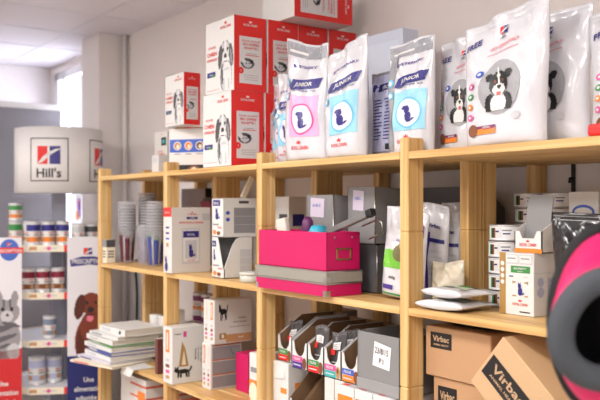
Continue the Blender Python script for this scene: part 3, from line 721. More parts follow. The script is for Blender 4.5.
b.prism([(-w/2, -d/2, 0), (w/2, -d/2, 0), (w/2, -d/2, .06), (w*.32, -d/2, .06), (w*.22, -d/2, .04), (-w*.22, -d/2, .04), (-w*.32, -d/2, .06), (-w/2, -d/2, .06)], (0, .003, 0), WHITE)
F = front(w, d); b.rect(F, 0, 0, w, .012, ORANGE); b.text(F, 'ROYAL CANIN', w/2, .018, .009, REDT, 2, width=w*.6); crown(b, F, w/2, .032, .006, REDT)
b.build('front_panel', t)
for sx in (-w/2, w/2-.003): MB().prism([(sx, -d/2, 0), (sx, d/2, 0), (sx, d/2, .075), (sx, d*.1, .085), (sx, -d/2, .06)], (.003, 0, 0), WHITE).build('side_panel', t)
MB().prism([(-w/2+.004, -.012, .01), (w/2-.004, -.012, .01), (w/2-.004, .012, .15), (w*.4, .014, .16), (-w*.36, .014, .16), (-w/2+.004, .012, .145)], (0, .003, 0), GREYB).build('back_panel', t)
b, S = bag_shape(.22, .285, .06, BAGB, 41, tilt=0, jag=.002)
for q in range(14):
    u, v = random.uniform(.03, .2), random.uniform(.08, .17); b.rect(S, u, v, u+random.uniform(.01, .03), v+.006, MGREY if q % 2 else M('grey_blue_print', (90, 96, 130), .4), 1, 3, 1)
b.rect(S, .06, .05, .17, .065, GREYP, 1, 5, 1)
tag(b.build('black_bag', None, (.555, .10, MID), 6), 'glossy black food bag behind the pink pet carrier', 'bag')
b, F, S, Tp = carton(.1, .08, .345, WHITE); b.ell(F, .05, .285, .038, .022, BLUE); b.ell(F, .05, .285, .03, .014, WHITE, 2); b.rect(F, .018, .245, .082, .262, REDT, 2); b.text(F, 'PRO', .05, .248, .01, WHITE, 3)
tag(b.build('white_carton', None, (.335, .42, MID)), 'white carton with blue oval emblem behind the black bag', 'carton')
b, F, S, Tp = carton(.1, .08, .35, M('bluish_white', (222, 224, 236), .5)); b.rect(F, .01, .26, .09, .31, GREYP)
tag(b.build('white_carton', None, (.455, .42, MID)), 'plain white carton at the right end behind the black bag', 'carton')
t = thing('wall_bracket', 'black metal bracket fixed to the wall above the rear tins', 'bracket', (.105, YB-.001, 1.535))
MB().box((-.008, -.006, 0), (.008, 0, .11), BLACK, .002).build('plate', t)
MB().tube([(0, -.005, .06), (0, -.02, .06), (0, -.022, .045)], .006, BLACK).build('hook', t)

# ------------------------------------------------------------------ lower shelf, left bay
BG = 'binders and catalogues stacked on the low shelf'
def binder(w, d, h, m, spine):
    b = MB().box((-w/2, -d/2, 0), (w/2, d/2, .003), m, .001).box((-w/2, -d/2, h-.003), (w/2, d/2, h), m, .001).box((-w/2, -d/2, 0), (w/2, -d/2+.003, h), m, .001)
    b.box((-w/2+.006, -d/2+.004, .003), (w/2-.006, d/2-.006, h-.003), PAGES)
    F = front(w, d); b.rect(F, w*.1, h*.3, w*.45, h*.7, spine)
    S = side(w, d)
    return b
z = LOW
stack = [(.34, .27, .012, CREAM, RED, -.04, -.055, 16, 'open catalogue with red print sticking out lowest in the binder stack'),
         (.33, .25, .014, M('lilac_paper', (214, 210, 222), .6), NAVY, .0, -.03, 8, 'pale catalogue second from bottom of the binder stack'),
         (.32, .26, .024, BINDER, GREYP, .01, 0, 2, 'white binder third from the bottom of the binder stack'),
         (.32, .25, .020, M('blue_cover', (70, 86, 160), .4), WHITE, .015, .0, 0, 'thin blue-edged folder in the middle of the binder stack'),
         (.32, .26, .022, BINDER, GREYP, .01, 0, 3, 'white binder just above the blue folder in the binder stack'),
         (.31, .25, .012, M('green_cover', (80, 150, 70), .4), WHITE, .02, .01, -1, 'thin green folder in the binder stack'),
         (.32, .26, .026, BINDER, GREYP, .012, .008, 2, 'white binder just above the green folder in the binder stack'),
         (.31, .25, .018, BINDER, MGREY, .03, .015, 5, 'thin white binder second from top of the binder stack')]
for i, (w, d, h, m, sp, dx, dy, rz, lab) in enumerate(stack):
    tag(binder(w, d, h, m, sp).build('binder' if i > 1 else 'catalogue', None, (-2.205+dx+(.065 if i == 0 else 0), .03+dy, z), rz), lab, 'binder' if i > 1 else 'catalogue', BG); z += h+.0005
t = thing('binder', 'white lever arch binder with black spine hole on top of the binder stack', 'binder', (-2.13, .06, z), 4, BG)
binder(.28, .22, .036, BINDER, GREYP).build('cover', t)
MB().lathe([(0, 0), (.009, 0), (.009, .002), (0, .002)], BLACK, n=14, X=Matrix.Translation((.09, -.111, .018)) @ Matrix.Rotation(R(90), 4, 'X')).build('finger_hole', t)
tag(MB().add([(-.07, -.05, 0), (.08, -.06, 0), (.09, -.08, -.03), (-.06, -.07, -.035), (-.07, .06, .001), (.08, .05, .001)], [(0, 1, 5, 4), (3, 2, 1, 0)], WHITE).build('loose_paper', None, (-1.98, .03, LOW+.0015), 0), 'loose white sheet hanging over the shelf edge beside the binder stack', 'paper')
b = MB().box((-.013, -.06, 0), (.013, .06, .168), M('dark_red_cover', (112, 62, 60), .4), .003); b.box((-.01, -.055, .168-.002), (.01, .058, .1695), PAGES)
tag(b.build('notebook', None, (-1.765, .085, LOW)), 'dark red notebook standing upright against the second front post', 'notebook')
b, F, S, Tp = carton(.1, .07, .27, GW); b.rect(S, 0, .1, .07, .13, GREYP); b.rect(F, .01, .17, .09, .2, MGREY)
tag(b.build('white_carton', None, (-2.0, .24, LOW)), 'white carton standing behind the binder stack beside the second post', 'carton')
for i, (x, y) in enumerate(((-2.17, .22), (-2.09, .235))):
    b = MB().lathe([(0, 0), (.03, 0), (.032, .004), (.036, .22), (.034, .225), (0, .226)], M('white_plastic', (222, 220, 218), .35), n=18)
    tag(b.build('white_canister', None, (x, y, LOW)), '%s white canister behind the binder stack' % ('left', 'right')[i], 'canister', 'canisters behind the binders')
b = MB().tube([(-3.39, .652, 1.14), (-3.395, .652, 1.05), (-3.375, .652, .9), (-3.38, .652, .7), (-3.365, .65, .3), (-3.36, .648, 0.002)], .008, CORD)
tag(b.build('cable', None), 'dark green cable hanging down the wall behind the left bay', 'cable')
b = MB().box((0, 0, 0), (.07, .003, .05), WHITE); S = lambda u, v, k: (u, -E*k, v); b.rect(S, .02, .02, .04, .03, BLUE)
tag(b.build('wall_note', None, (-3.50, YB-.004, 1.03)), 'small white note on the wall left of the green cable', 'note')
# floor level boxes
def striped(w, d, h):
    b, F, S, Tp = carton(w, d, h, M('dull_white_card', (214, 210, 206), .5))
    for q in (.28, .55, .82): b.rect(S, 0, h*q, d, h*(q+.05), M('rust_stripe', (206, 96, 66), .5)); b.rect(F, w*.4, h*q, w, h*(q+.05), M('rust_stripe', (206, 96, 66), .5))
    b.rect(F, w*.7, h*.5, w*.98, h*.72, ORANGE, 2)
    return b
sb = striped(.3, .28, .215)
for i in range(2):
    o = sb.build('striped_carton', None, (-2.02, .16, BOT+.216*i)); tag(o, '%s white carton with rust stripes below the binder shelf' % ('lower', 'upper')[i], 'carton', 'striped cartons')
for i in range(4):
    t = copy_tree(tin0); t.location = (-2.31, .09, BOT+.0005+.0495*i); t.rotation_euler = (0, 0, R(30*i))
    tag(t, '%s flat tin from the bottom, under the binder shelf by the left post' % ('first', 'second', 'third', 'fourth')[i], 'tin', 'tins under the binder shelf')
for i, (m, x) in enumerate(((M('coral_card', (220, 120, 100), .5), -1.50), (M('salmon_card', (206, 98, 90), .5), -1.36), (GREYB, -1.2))):
    b, F, S, Tp = carton(.12, .24, .40-.02*i, m); b.rect(S, .02, .2, .2, .3, M('peach_print', (238, 190, 160), .5)); b.rect(F, .02, .2, .1, .3, ORANGE)
    tag(b.build('food_carton', None, (x, .14, BOT)), '%s carton on the bottom shelf below the cat picture boxes' % ('coral', 'salmon pink', 'grey')[i], 'carton', 'cartons on the bottom shelf')

# ------------------------------------------------------------------ lower shelf, second bay
def catbox(w, d, h, kind):
    b, F, S, Tp = carton(w, d, h, WHITE, .001)
    b.rect(F, w*.3, h*.55, w*.7, h*.95, ORANGE if kind == 0 else M('pale_card', (226, 214, 196), .5)); b.rect(F, w*.42, h*.6, w*.58, h*.9, WHITE, 2)
    for q in range(4): b.rect(F, w*.3, h*(.08+.1*q), w*.7, h*(.14+.1*q), (LBROWN, MAGP, BROWN, GREYP)[q])
    return b, F, S
w, d, h = .09, .165, .255
t = thing('cat_food_box', 'white cat food box with a walking cat picture beside the second post', 'box', (-1.552, .063, LOW))
b, F, S = catbox(w, d, h, 0)
b.raster(S, d*.04, h*.1, d*.62, h*.33, 30, 18, CATWALK, 2); b.poly(S, [(d*.2, h*.3), (d*.5, h*.3), (d*.4, h*.62), (d*.3, h*.75)], GOLD, 1); b.poly(S, [(d*.28, h*.33), (d*.42, h*.33), (d*.36, h*.6)], CREAM, 2)
b.rect(S, d*.34, h*.82, d*.44, h*.92, MAGP); b.text(S, 'PURINA', d*.18, h*.87, h*.022, BLACK, 2, width=d*.2)
b.text(S, 'PRO PLAN', d*.74, h*.5, h*.03, BLACK, 2, width=d*.3, rot=1.57); b.text(S, 'VETERINARY DIETS', d*.82, h*.5, h*.022, MGREY, 2, width=d*.4, rot=1.57)
for q in range(3): b.rect(S, d*.88, h*(.35+.1*q), d*.9, h*(.42+.1*q), MGREY, 2)
b.build('box_body', t)
for i in range(2):
    w, d, h = .036, .16, .20
    b, F, S = catbox(w, d, h, i)
    if i == 1:
        b.rect(S, d*.06, h*.03, d*.97, h*.97, MGREY)
        for q in (.3, .62, .94): b.rect(S, d*.06, h*q, d*.97, h*(q+.035), M('copper_print', (170, 110, 76), .4), 2); b.rect(S, d*.06, h*(q-.012), d*.97, h*q, WHITE, 2)
        b.tube([(w/2+.002, d*.1, h*.9), (w/2+.004, d*.2, h*.74), (w/2+.002, d*.4, h*.7)], .001, DGREY, 5)
    tag(b.build('cat_food_box', None, (-1.372+.037*i, .15, LOW)), ('narrow white box with orange print, left of lower pair' if i == 0 else 'narrow white box with grey three-band side, right of the lower pair') + ' beside the cat picture', 'box', 'narrow white cat food boxes')
for i in range(2):
    w, d, h = .048, .19, .19
    b, F, S = catbox(w, d, h, 1-i)
    if i == 1:
        b.rect(S, 0, 0, d, h, M('light_grey_card', (206, 202, 200), .5)); b.raster(S, d*.1, h*.52, d*.36, h*.95, 20, 20, CATWALK, 2)
        b.rect(S, d*.3, h*.02, d, h*.2, LBROWN, 2); b.rect(S, d*.12, h*.1, d*.3, h*.24, GOLD, 3); b.rect(S, d*.18, h*.13, d*.24, h*.21, WHITE, 4)
        b.text(S, 'PURINA', d*.75, h*.55, h*.035, BLACK, 2, width=d*.2); b.text(S, 'PRO PLAN', d*.68, h*.46, h*.03, BLACK, 2, width=d*.36); b.rect(S, d*.4, h*.36, d*.95, h*.375, MGREY, 2)
        b.text(S, 'FELINE', d*.7, h*.1, h*.035, WHITE, 3)
    tag(b.build('cat_food_box', None, (-1.372+.049*i, .175, LOW+.2005)), ('narrow white box on top, left of upper pair' if i == 0 else 'box with black cat and gold label, right of upper pair') + ' beside the tin tray', 'box', 'narrow white cat food boxes')
# tray of tins behind
tag(MB().box((-.15, -.06, 0), (.15, .06, .125), M('dim_white_card', (200, 196, 194), .5), .002).build('food_carton', None, (-1.96, .42, LOW)), 'white carton supporting the tray of purple tins at the back', 'carton')
t = thing('tin_tray', 'white card tray with purple label holding purple-labelled tins', 'tray', (-1.96, .42, LOW+.1255))
b = MB().box((-.15, -.06, 0), (.15, .06, .004), WHITE)
for a, c in (((-.15, -.06, 0), (.15, -.057, .06)), ((.147, -.06, 0), (.15, .06, .06)), ((-.15, .057, 0), (.15, .06, .06)), ((-.15, -.06, 0), (-.147, .06, .06))): b.box(a, c, WHITE)
b.build('tray_body', t)
S = lambda u, v, k: (.15+E*k, -.06+u, v); F = lambda u, v, k: (-.15+u, -.06-E*k, v)
b = MB(); b.rect(S, .01, .012, .09, .046, PLUM); b.ell(S, .085, .028, .02, .014, LBROWN, 2); b.rect(F, .04, .012, .26, .046, PLUM); b.ell(F, .25, .028, .03, .016, RED, 2); b.build('label', t)
def tall_tin(m, r=.036, h=.105):
    t = bpy.data.objects.new('food_tin', None); COL.objects.link(t)
    MB().lathe([(0, 0), (r*.96, 0), (r, .002), (r, .005), (r*.97, .007), (r*.97, h-.007), (r, h-.005), (r, h-.002), (r*.96, h), (r*.94, h-.003), (0, h-.003)], CANS, n=22).build('can', t)
    b = MB()
    low = ORANGE if m is NAVY else BROWN if m is MAROON else m if m not in (GREEN, PLUM) else ORANGE
    for z0_, z1_, mm in ((.07, .16, WHITE), (.16, .36, low), (.36, .6, WHITE), (.6, .86, m), (.86, .93, WHITE)): b.lathe([(r*.975, h*z0_), (r*.975, h*z1_)], mm, n=22)
    SS = lambda u, v, k: ((r*.98+.0004*k)*math.sin(u), -(r*.98+.0004*k)*math.cos(u), v)
    for a_ in range(4):
        for q_ in range(2): b.rect(SS, a_*1.57+.2, h*(.42+.09*q_), a_*1.57+1.0-.2*q_, h*(.46+.09*q_), RED if q_ else DGREY, 1, 5, 1)
        b.ell(SS, a_*1.57+.7, h*.26, .35, h*.09, LBROWN if low is not LBROWN else CREAM, 1, 14)
    b.build('label_wrap', t); return t
tp = tall_tin(PLUM)
for i in range(6):
    t = tp if i == 0 else copy_tree(tp)
    t.location = (-2.05+.09*(i % 3), .39, LOW+.131) if i < 3 else (-2.05+.09*(i % 3), .39, LOW+.2365)
    t.location.y = .415
    tag(t, '%s purple-labelled tin in the card tray, %s tier' % (('left', 'middle', 'right')[i % 3], 'lower' if i < 3 else 'upper'), 'tin', 'purple tins in the card tray')
b, F, S, Tp = carton(.1, .11, .165, HOT); b.rect(S, 0, .03, .11, .035, PLUM)
t = b
o = b.build('pink_box', None, (-1.21, .22, LOW)); tag(o, 'small hot pink box behind the narrow boxes on the low shelf', 'box')
b = MB().add([(0, 0, 0), (.06, 0, 0), (.062, .02, .055), (0, .02, .055)], [(0, 1, 2, 3)], M('lilac_note', (206, 196, 214), .6)); b = MB().box((0, 0, 0), (.055, .002, .06), M('lilac_note', (206, 196, 214), .6))
n = b.build('paper_label', o, (.052, -.03, .095), 90)
b, F, S, Tp = carton(.075, .1, .225, WHITE); b.rect(F, 0, 0, .075, .12, ORANGE); b.ell(F, .03, .07, .03, .04, CREAM, 2); b.rect(S, 0, 0, .1, .12, ORANGE); b.rect(F, .01, .15, .06, .17, MGREY)
tag(b.build('food_carton', None, (-.905, .085, LOW)), 'white and orange carton tucked behind the third-bay left post on the low shelf', 'carton')
tag(MB().box((-.13, -.04, 0), (.13, .04, .002), M('photo_sheet', (206, 160, 96), .3)).build('photo_leaflet', None, (-1.345+.17, .05, LOW+.0005), 10), 'glossy tan leaflet lying at the front edge of the low shelf', 'leaflet')

# ------------------------------------------------------------------ lower shelf, third bay
def open_tray(w, d, h, lip, label, loc, m1, m2, m3, wall=GREYP, kind='pouch_tray', grp='pouch display trays', rz=0):
    t = thing(kind, label, 'tray', loc, rz, grp); th = .0025
    b = MB().box((-w/2, -d/2, 0), (w/2, d/2, th), WHITE)
    n = 10; pts = [(-w/2, -d/2, 0), (w/2, -d/2, 0), (w/2, -d/2, lip*2.1), (w*.38, -d/2, lip*2.1)]
    for i in range(n+1):
        a = -math.pi*i/n; pts.append((w*.33*math.cos(a), -d/2, lip*1.75+lip*.75*math.sin(a)))
    pts += [(-w*.38, -d/2, lip*2.1), (-w/2, -d/2, lip*2.1)]
    b.prism(pts, (0, th, 0), WHITE); F = front(w, d)
    if m1:
        b.rect(F, w*.05, lip*.55, w*.72, lip*.98, m1); b.rect(F, w*.05, lip*.06, w*.72, lip*.53, m2); b.ell(F, w*.83, lip*.5, w*.13, lip*.45, m3, 2); b.ell(F, w*.83, lip*.62, w*.06, lip*.2, BROWN, 3)
        b.text(F, 'FELINE', w*.36, lip*.68, lip*.2, WHITE, 2); b.rect(F, w*.12, lip*.25, w*.6, lip*.33, WHITE, 2)
    b.build('front_panel', t)
    for sx in (-w/2, w/2-th): MB().prism([(sx, -d/2, 0), (sx, d/2, 0), (sx, d/2, h), (sx, -d*.08, h), (sx, -d/2, lip*2.1)], (th, 0, 0), wall).build('side_panel', t)
    for sx, s2 in ((-w/2+th+.0003, 1), (w/2-th-.0011, -1)): MB().prism([(sx, -d/2+th, 0), (sx, d/2-th, 0), (sx, d/2-th, h-.001), (sx, -d*.08, h-.001), (sx, -d/2+th, lip*2)], (.0008, 0, 0), CARDD).build('inner_lining', t)
    MB().box((-w/2, d/2-th, 0), (w/2, d/2, h), CARDD).build('back_panel', t)
    return t
W1Z = LOW+.215
trays = [(-.748, .07, GREEN, RED, BROWN, 'pouch tray with green and red strip in the corner beside the third-bay left post'),
         (-.596, .03, MAGP, PURPLE, BROWN, 'pouch tray with pink and purple strip, leftmost of the four in a row'),
         (-.500, .03, GREEN, RED, BROWN, 'pouch tray with green and red strip, second of the four in a row'),
         (-.404, .03, MAGP, TEAL, LBROWN, 'pouch tray with pink and teal strip, third of the four in a row'),
         (-.308, .03, BLUE, ORANGE, BROWN, 'pouch tray with blue and orange strip, last of the row beside the grey tray')]
for x, y, m1, m2, m3, lab in trays:
    open_tray(.093, .27, .165, .046, lab, (x, y+.135, W1Z+.0005), m1, m2, m3)
def pouch(seed, lab, loc, rx=-9, rz=0):
    b, S = bag_shape(.08, .14, .02, POUCH, seed)
    b.rect(S, .02, .08, .062, .105, WHITE, 2, 4, 3); b.rect(S, .012, .062, .035, .082, RED, 3, 3, 2); b.rect(S, .012, .035, .06, .038, GREYP, 1, 4, 1); b.rect(S, .012, .02, .05, .03, DGREY, 1, 4, 1)
    for i in range(3): b.rect(S, .03, .085+.006*i, .055, .087+.006*i, MGREY, 3, 3, 1)
    tag(b.build('food_pouch', None, loc, rz, rx), lab, 'pouch', 'charcoal food pouches in the trays')
pouch(51, 'charcoal food pouch leaning in the second tray of the row', (-.500, .056, W1Z+.024), -3)
pouch(52, 'frontmost charcoal food pouch in the third tray of the row', (-.404, .056, W1Z+.016), -3)
pouch(53, 'charcoal food pouch behind the frontmost one in the third tray', (-.404, .098, W1Z+.022))
pouch(54, 'charcoal food pouch in the corner tray beside the post', (-.748, .105, W1Z+.012))
t = thing('grey_tray', 'grey card tray with handwritten date note at the right end of the tray row', 'tray', (-.147, .11, W1Z+.0005))
w, d, h = .2, .2, .185
b = MB().box((-w/2, -d/2, .0), (w/2, d/2, .003), GREYB).box((-w/2, -d/2, .035), (w/2, -d/2+.004, h), GREYB, .001).box((-w/2, d/2-.004, 0), (w/2, d/2, h), GREYB).box((-w/2, -d/2, 0), (-w/2+.004, d/2, h), GREYB).box((w/2-.004, -d/2, 0), (w/2, d/2, h), GREYB)
b.build('tray_body', t)
MB().box((-w/2, -d/2-.004, 0), (w/2, -d/2+.004, .036), M('grey_card_lip', (150, 149, 150), .5), .0015).build('lip', t)
F = lambda u, v, k: (-w/2+u, -d/2-E*k, v)
b = MB().add([F(.075, .085, 1), F(.155, .078, 2), F(.163, .15, 2), F(.085, .162, 1)], [(0, 1, 2, 3)], M('white_note', (236, 234, 236), .6)); b.text(F, '23/8/15', .119, .124, .02, BLACK, 4, width=.062, rot=-.08, bold=False); b.text(F, 'P1', .117, .094, .018, BLACK, 4, width=.02, rot=-.08, bold=False); b.build('paper_note', t)
# supports under the trays
b, F, S, Tp = carton(.1, .2, .214, WHITE); b.rect(S, .03, .11, .13, .14, ORANGE); b.rect(S, .06, .08, .14, .1, MGREY); b.rect(F, .05, .1, .09, .12, ORANGE); b.text(F, 'PROMO', .05, .15, .014, WHITE)
o = b.build('white_carton', None, (-.745, .15, LOW)); tag(o, 'white carton with orange print under the corner pouch tray', 'carton')
MB().prism([(-.035, 0, 0), (.03, 0, .006), (.036, 0, .055), (-.03, 0, .06)], (0, .0015, 0), WHITE).build('loose_flap', o, (-.005, -.1035, .15), 0, -4)
for i, x in enumerate((-.60, -.505)):
    open_tray(.088, .26, .21, .05, '%s empty brown card tray under the pouch trays' % ('left', 'right')[i], (x, .15, LOW), None, None, None, CARDD, 'empty_tray', 'empty brown trays')
for i, x in enumerate((-.422, -.365)):
    b, F, S, Tp = carton(.052, .22, .214, GW); b.rect(F, .005, .1, .047, .103, GREYP)
    tag(b.build('white_carton', None, (x, .14, LOW)), '%s slim plain white carton under the third and fourth pouch trays' % ('left', 'right')[i], 'carton', 'slim white cartons')
for i, x in enumerate((-.285, -.195, -.105)):
    b, F, S, Tp = carton(.086, .25, .214, WHITE); b.rect(F, .005, .13, .081, .185, ORANGE); b.rect(F, .02, .05, .066, .1, GREEN); b.rect(Tp, .01, .01, .076, .08, GREYP); b.rect(Tp, .01, .05, .076, .07, GREEN, 2); b.rect(Tp, .01, .012, .04, .03, RED, 2)
    tag(b.build('food_carton', None, (x, .115, LOW)), '%s orange and white carton under the grey tray' % ('left', 'middle', 'right')[i], 'carton', 'orange and white cartons')
b, F, S, Tp = carton(.1, .08, .36, M('dim_card', (150, 142, 140), .5)); b.rect(F, 0, .3, .1, .35, RED); b.rect(F, .01, .31, .07, .34, BROWN, 2)
tag(b.build('food_carton', None, (-1.21+.28, .50, LOW)), 'carton with small red and brown label deep behind the pouch trays', 'carton')
b = MB().tube([(-.78, .2, 1.12), (-.72, .2, 1.09), (-.66, .2, 1.075), (-.60, .2, 1.10), (-.58, .2, 1.12)], .012, BLKF)

# ------------------------------------------------------------------ lower shelf, right bay: corrugated cartons
def virbac_carton(w, d, h, label_at, m=CARD, rot=0):
    b, F, S, Tp = carton(w, d, h, m, .003)
    u, v, lw, lh = label_at
    b.rect(F, u, v, u+lw, v+lh, BLACK); b.text(F, 'Virbac', u+lw*.5, v+lh*.45, lh*.36, M('tan_ink', (196, 160, 124), .6), 2, width=lw*.76); b.text(F, 'ANIMAL HEALTH', u+lw*.5, v+lh*.18, lh*.12, M('tan_ink', (196, 160, 124), .6), 2, width=lw*.7)
    b.rect(Tp, 0, d*.48, w, d*.52, CARDL, 1)
    return b
tag(virbac_carton(.24, .26, .296, (.02, .20, .075, .07)).build('shipping_carton', None, (.155, .20, LOW)), 'brown shipping carton underneath the level one on the low shelf', 'carton', 'brown shipping cartons')
b = MB().box((0, 0, 0), (1, 1, 1), CARD)
o = virbac_carton(.252, .26, .148, (.022, .085, .085, .047)).build('shipping_carton', None, (.138, .19, LOW+.2965)); tag(o, 'level brown shipping carton with black name label on the low shelf', 'carton', 'brown shipping cartons')
b, F, S, Tp = carton(.25, .26, .135, CARD, .003); tag(b.build('shipping_carton', None, (.43, .20, LOW)), 'brown carton lying under the tipped one', 'carton', 'brown shipping cartons')
b = virbac_carton(.30, .24, .175, (.01, .052, .165, .066), CARDL)
tag(b.build('shipping_carton', None, (.376, .10, .935), 0, 0, 40), 'tipped brown shipping carton with a big black name label on the low shelf', 'carton', 'brown shipping cartons')
b, S = bag_shape(.2, .18, .018, BAGB, 61)
tag(b.build('black_bag', None, (.15, .10, LOW+.4585), 0, -90), 'flat black bag lying on the level shipping carton', 'bag')

# ------------------------------------------------------------------ round pet food stand
ST = (-3.35, .10, 0); SR = 70.7
t = thing('display_stand', 'round white pet food display stand with header drum and animal picture panels', 'stand', ST, SR)
MB().lathe([(0, 0), (.34, 0), (.36, .02), (.36, .06), (0, .06)], METALW, n=36).build('base', t)
MB().box((-.045, -.045, .06), (.045, .045, 1.6), METALG, .006).build('core_post', t)
for k in range(4):
    a = R(45+90*k-12); c, q = math.cos(a), math.sin(a)
    X = Matrix.Rotation(a, 4, 'Z'); MB().box((.03, -.006, .06), (.06, .006, 1.27), METALG, .002, X=X).build('divider', t)
hr, hz0, hz1 = .272, 1.588, 1.995
t2 = MB().lathe([(0, hz0), (hr, hz0), (hr, hz1), (0, hz1)], M('drum_white', (232, 230, 230), .45), n=56)
def SH(u, v, k):
    a = u/hr; return ((hr+.0008*k)*math.sin(a), -(hr+.0008*k)*math.cos(a), hz0+v)
for a0 in (-.22, 1.18):
    u0 = a0*hr; q = .118
    for x0, y0, x1, y1 in ((-q, .07, q, .076), (-q, .33, q, .336), (-q, .07, -q+.006, .336), (q-.006, .07, q, .336)): t2.rect(SH, u0+x0, y0, u0+x1, y1, BLACK, 1, 8, 1)
    w = .14; cy = .175; hh = .11
    t2.rect(SH, u0-w/2, cy, u0-.006, cy+hh, RED, 1, 4, 1); t2.rect(SH, u0+.006, cy, u0+w/2, cy+hh, NAVY, 1, 4, 1)
    t2.poly(SH, [(u0-w*.52, cy), (u0-w*.25, cy+hh*.4), (u0, cy+hh*.66), (u0+w*.3, cy+hh*.85), (u0+w*.6, cy+hh*.9), (u0+w*.25, cy+hh*.66), (u0, cy+hh*.42), (u0-w*.25, cy+hh*.12)], WHITE, 3)
    t2.text(SH, "Hill's", u0, .095, .055, BLACK, 2, width=.15)
t2.build('header_drum', t)
for z in (.10, .40, .685, .975, 1.262):
    n = 8; pts = [(.345*math.cos(2*math.pi*i/n+R(16)), .345*math.sin(2*math.pi*i/n+R(16)), z-.012) for i in range(n)]
    o = MB().prism(pts, (0, 0, .012), METALW).build('shelf_plate', t)
    b = MB()
    for i in range(n):
        p, q = Vector(pts[i]), Vector(pts[(i+1) % n]); dv = (q-p); L = dv.length; dv.normalize(); nn = Vector((dv.y, -dv.x, 0))
        S = lambda u, v, k, p=p, dv=dv, nn=nn: tuple(p+dv*u+Vector((0, 0, v-.022))+nn*(.003+.0008*k))
        b.rect(S, 0, 0, L, .042, CREAM, 1); b.rect(S, .0, .012, L*.16, .032, LBROWN, 2); b.rect(S, L*.3, .018, L*.6, .026, GREYP, 2); b.ell(S, L*.42, .022, .012, .012, MAGP, 3)
        
        if i % 2 == 1: b.rect(S, L*.76, 0, L, .042, RED, 2); b.ell(S, L*.88, .021, .014, .014, WHITE, 3)
    b.build('price_strip', o)
# picture panels
pw, z0, z1 = .255, .06, 1.319
def panel(x0, x1, yy, name):
    return MB().box((x0, yy, z0), (x1, yy+.006, z1), M('panel_white', (226, 224, 230), .45), .001), (lambda u, v, k: (x0+u, yy-E*k, v))
b, S = panel(.05, .305, -.37, 'r')
b.rect(S, 0, z0, pw, .60, M('deep_navy', (26, 34, 104), .5))
b.poly(S, [(.02, 1.14), (.13, 1.15), (.225, 1.14), (.23, 1.18), (.16, 1.2), (.08, 1.2), (.015, 1.18)], NAVY); b.text(S, 'PRESCRIPTION', .123, 1.158, .028, WHITE, 2, width=.19); b.text(S, 'DIET', .123, 1.142, .011, WHITE, 2); hills(b, S, .12, 1.212, .05, 2, False)
DC = M('dog_red', (122, 50, 26), .6); DD = M('dog_dark', (84, 32, 18), .6)
DOG = [(.55, .2, .4, .4, 0, DC), (.3, .12, .1, .3, 0, DD), (.55, .1, .1, .3, 0, DD), (.55, .42, .26, .24, 0, DC), (.58, .78, .28, .17, 0, DC), (.28, .74, .2, .13, 62, DD), (.86, .68, .14, .22, -8, DD), (.58, .68, .17, .1, 0, DC), (.56, .69, .09, .045, 0, BLACK), (.47, .8, .04, .025, 0, BLACK), (.7, .8, .04, .025, 0, BLACK), (.54, .56, .09, .05, 0, M('tongue', (226, 120, 140), .5)), (.56, .62, .16, .015, 0, DD)]
b.raster(S, .01, .60, .235, 1.0, 46, 80, DOG, 1)
for i, s in enumerate(('Une', 'alimentation', 'adaptée à')): b.text(S, s, .125, .44-.055*i, .03, WHITE, 2, width=(.06, .17, .15)[i])
b.rect(S, .03, .24, .22, .28, WHITE, 2)
b.build('picture_panel', t)['label'] = 'panel with a red-brown dog on white and navy'
b, S = panel(-.515, -.21, -.35, 'l'); pw = .305
b.rect(S, 0, z0, pw, .60, M('panel_red', (200, 30, 36), .5)); b.poly(S, [(0, .6), (pw, .6), (pw, .66), (0, .62)], M('panel_red', (200, 30, 36), .5))
b.ell(S, .235, 1.245, .055, .065, M('oval_blue', (60, 100, 190), .5)); b.poly(S, [(.155, 1.225), (.315, 1.225), (.315, 1.26), (.155, 1.26)], RED, 2); b.text(S, 'PRESCRIPTION', .235, 1.232, .018, WHITE, 3, width=.14); hills(b, S, .235, 1.27, .025, 2, False)
CG = M('cat_grey', (150, 146, 150), .6); CD = M('cat_dark', (92, 90, 96), .6)
CAT = [(.5, .3, .5, .34, 0, CG), (.86, .1, .13, .12, 0, GREYP), (.5, .4, .4, .05, 10, CD), (.5, .25, .45, .04, 12, CD), (.45, .12, .4, .03, 14, CD), (.74, .66, .24, .17, 0, CG), (.6, .84, .07, .12, 12, CG), (.88, .84, .07, .12, -12, CG), (.74, .6, .12, .08, 0, GREYP), (.66, .7, .04, .025, 0, BLACK), (.83, .7, .04, .025, 0, BLACK), (.75, .62, .03, .018, 0, DD), (.68, .78, .03, .06, 0, CD), (.8, .78, .03, .06, 0, CD), (.82, .48, .18, .03, -10, CD)]
b.raster(S, .005, .60, .298, 1.02, 50, 70, CAT, 1)
for i, s in enumerate(('Une', 'alimentation', 'adaptée à')): b.text(S, s, .2, .44-.055*i, .03, WHITE, 2, width=(.06, .17, .15)[i])
b.rect(S, .08, .24, .28, .28, WHITE, 2)
b.build('picture_panel', t)['label'] = 'panel with a grey tabby cat on white and red'

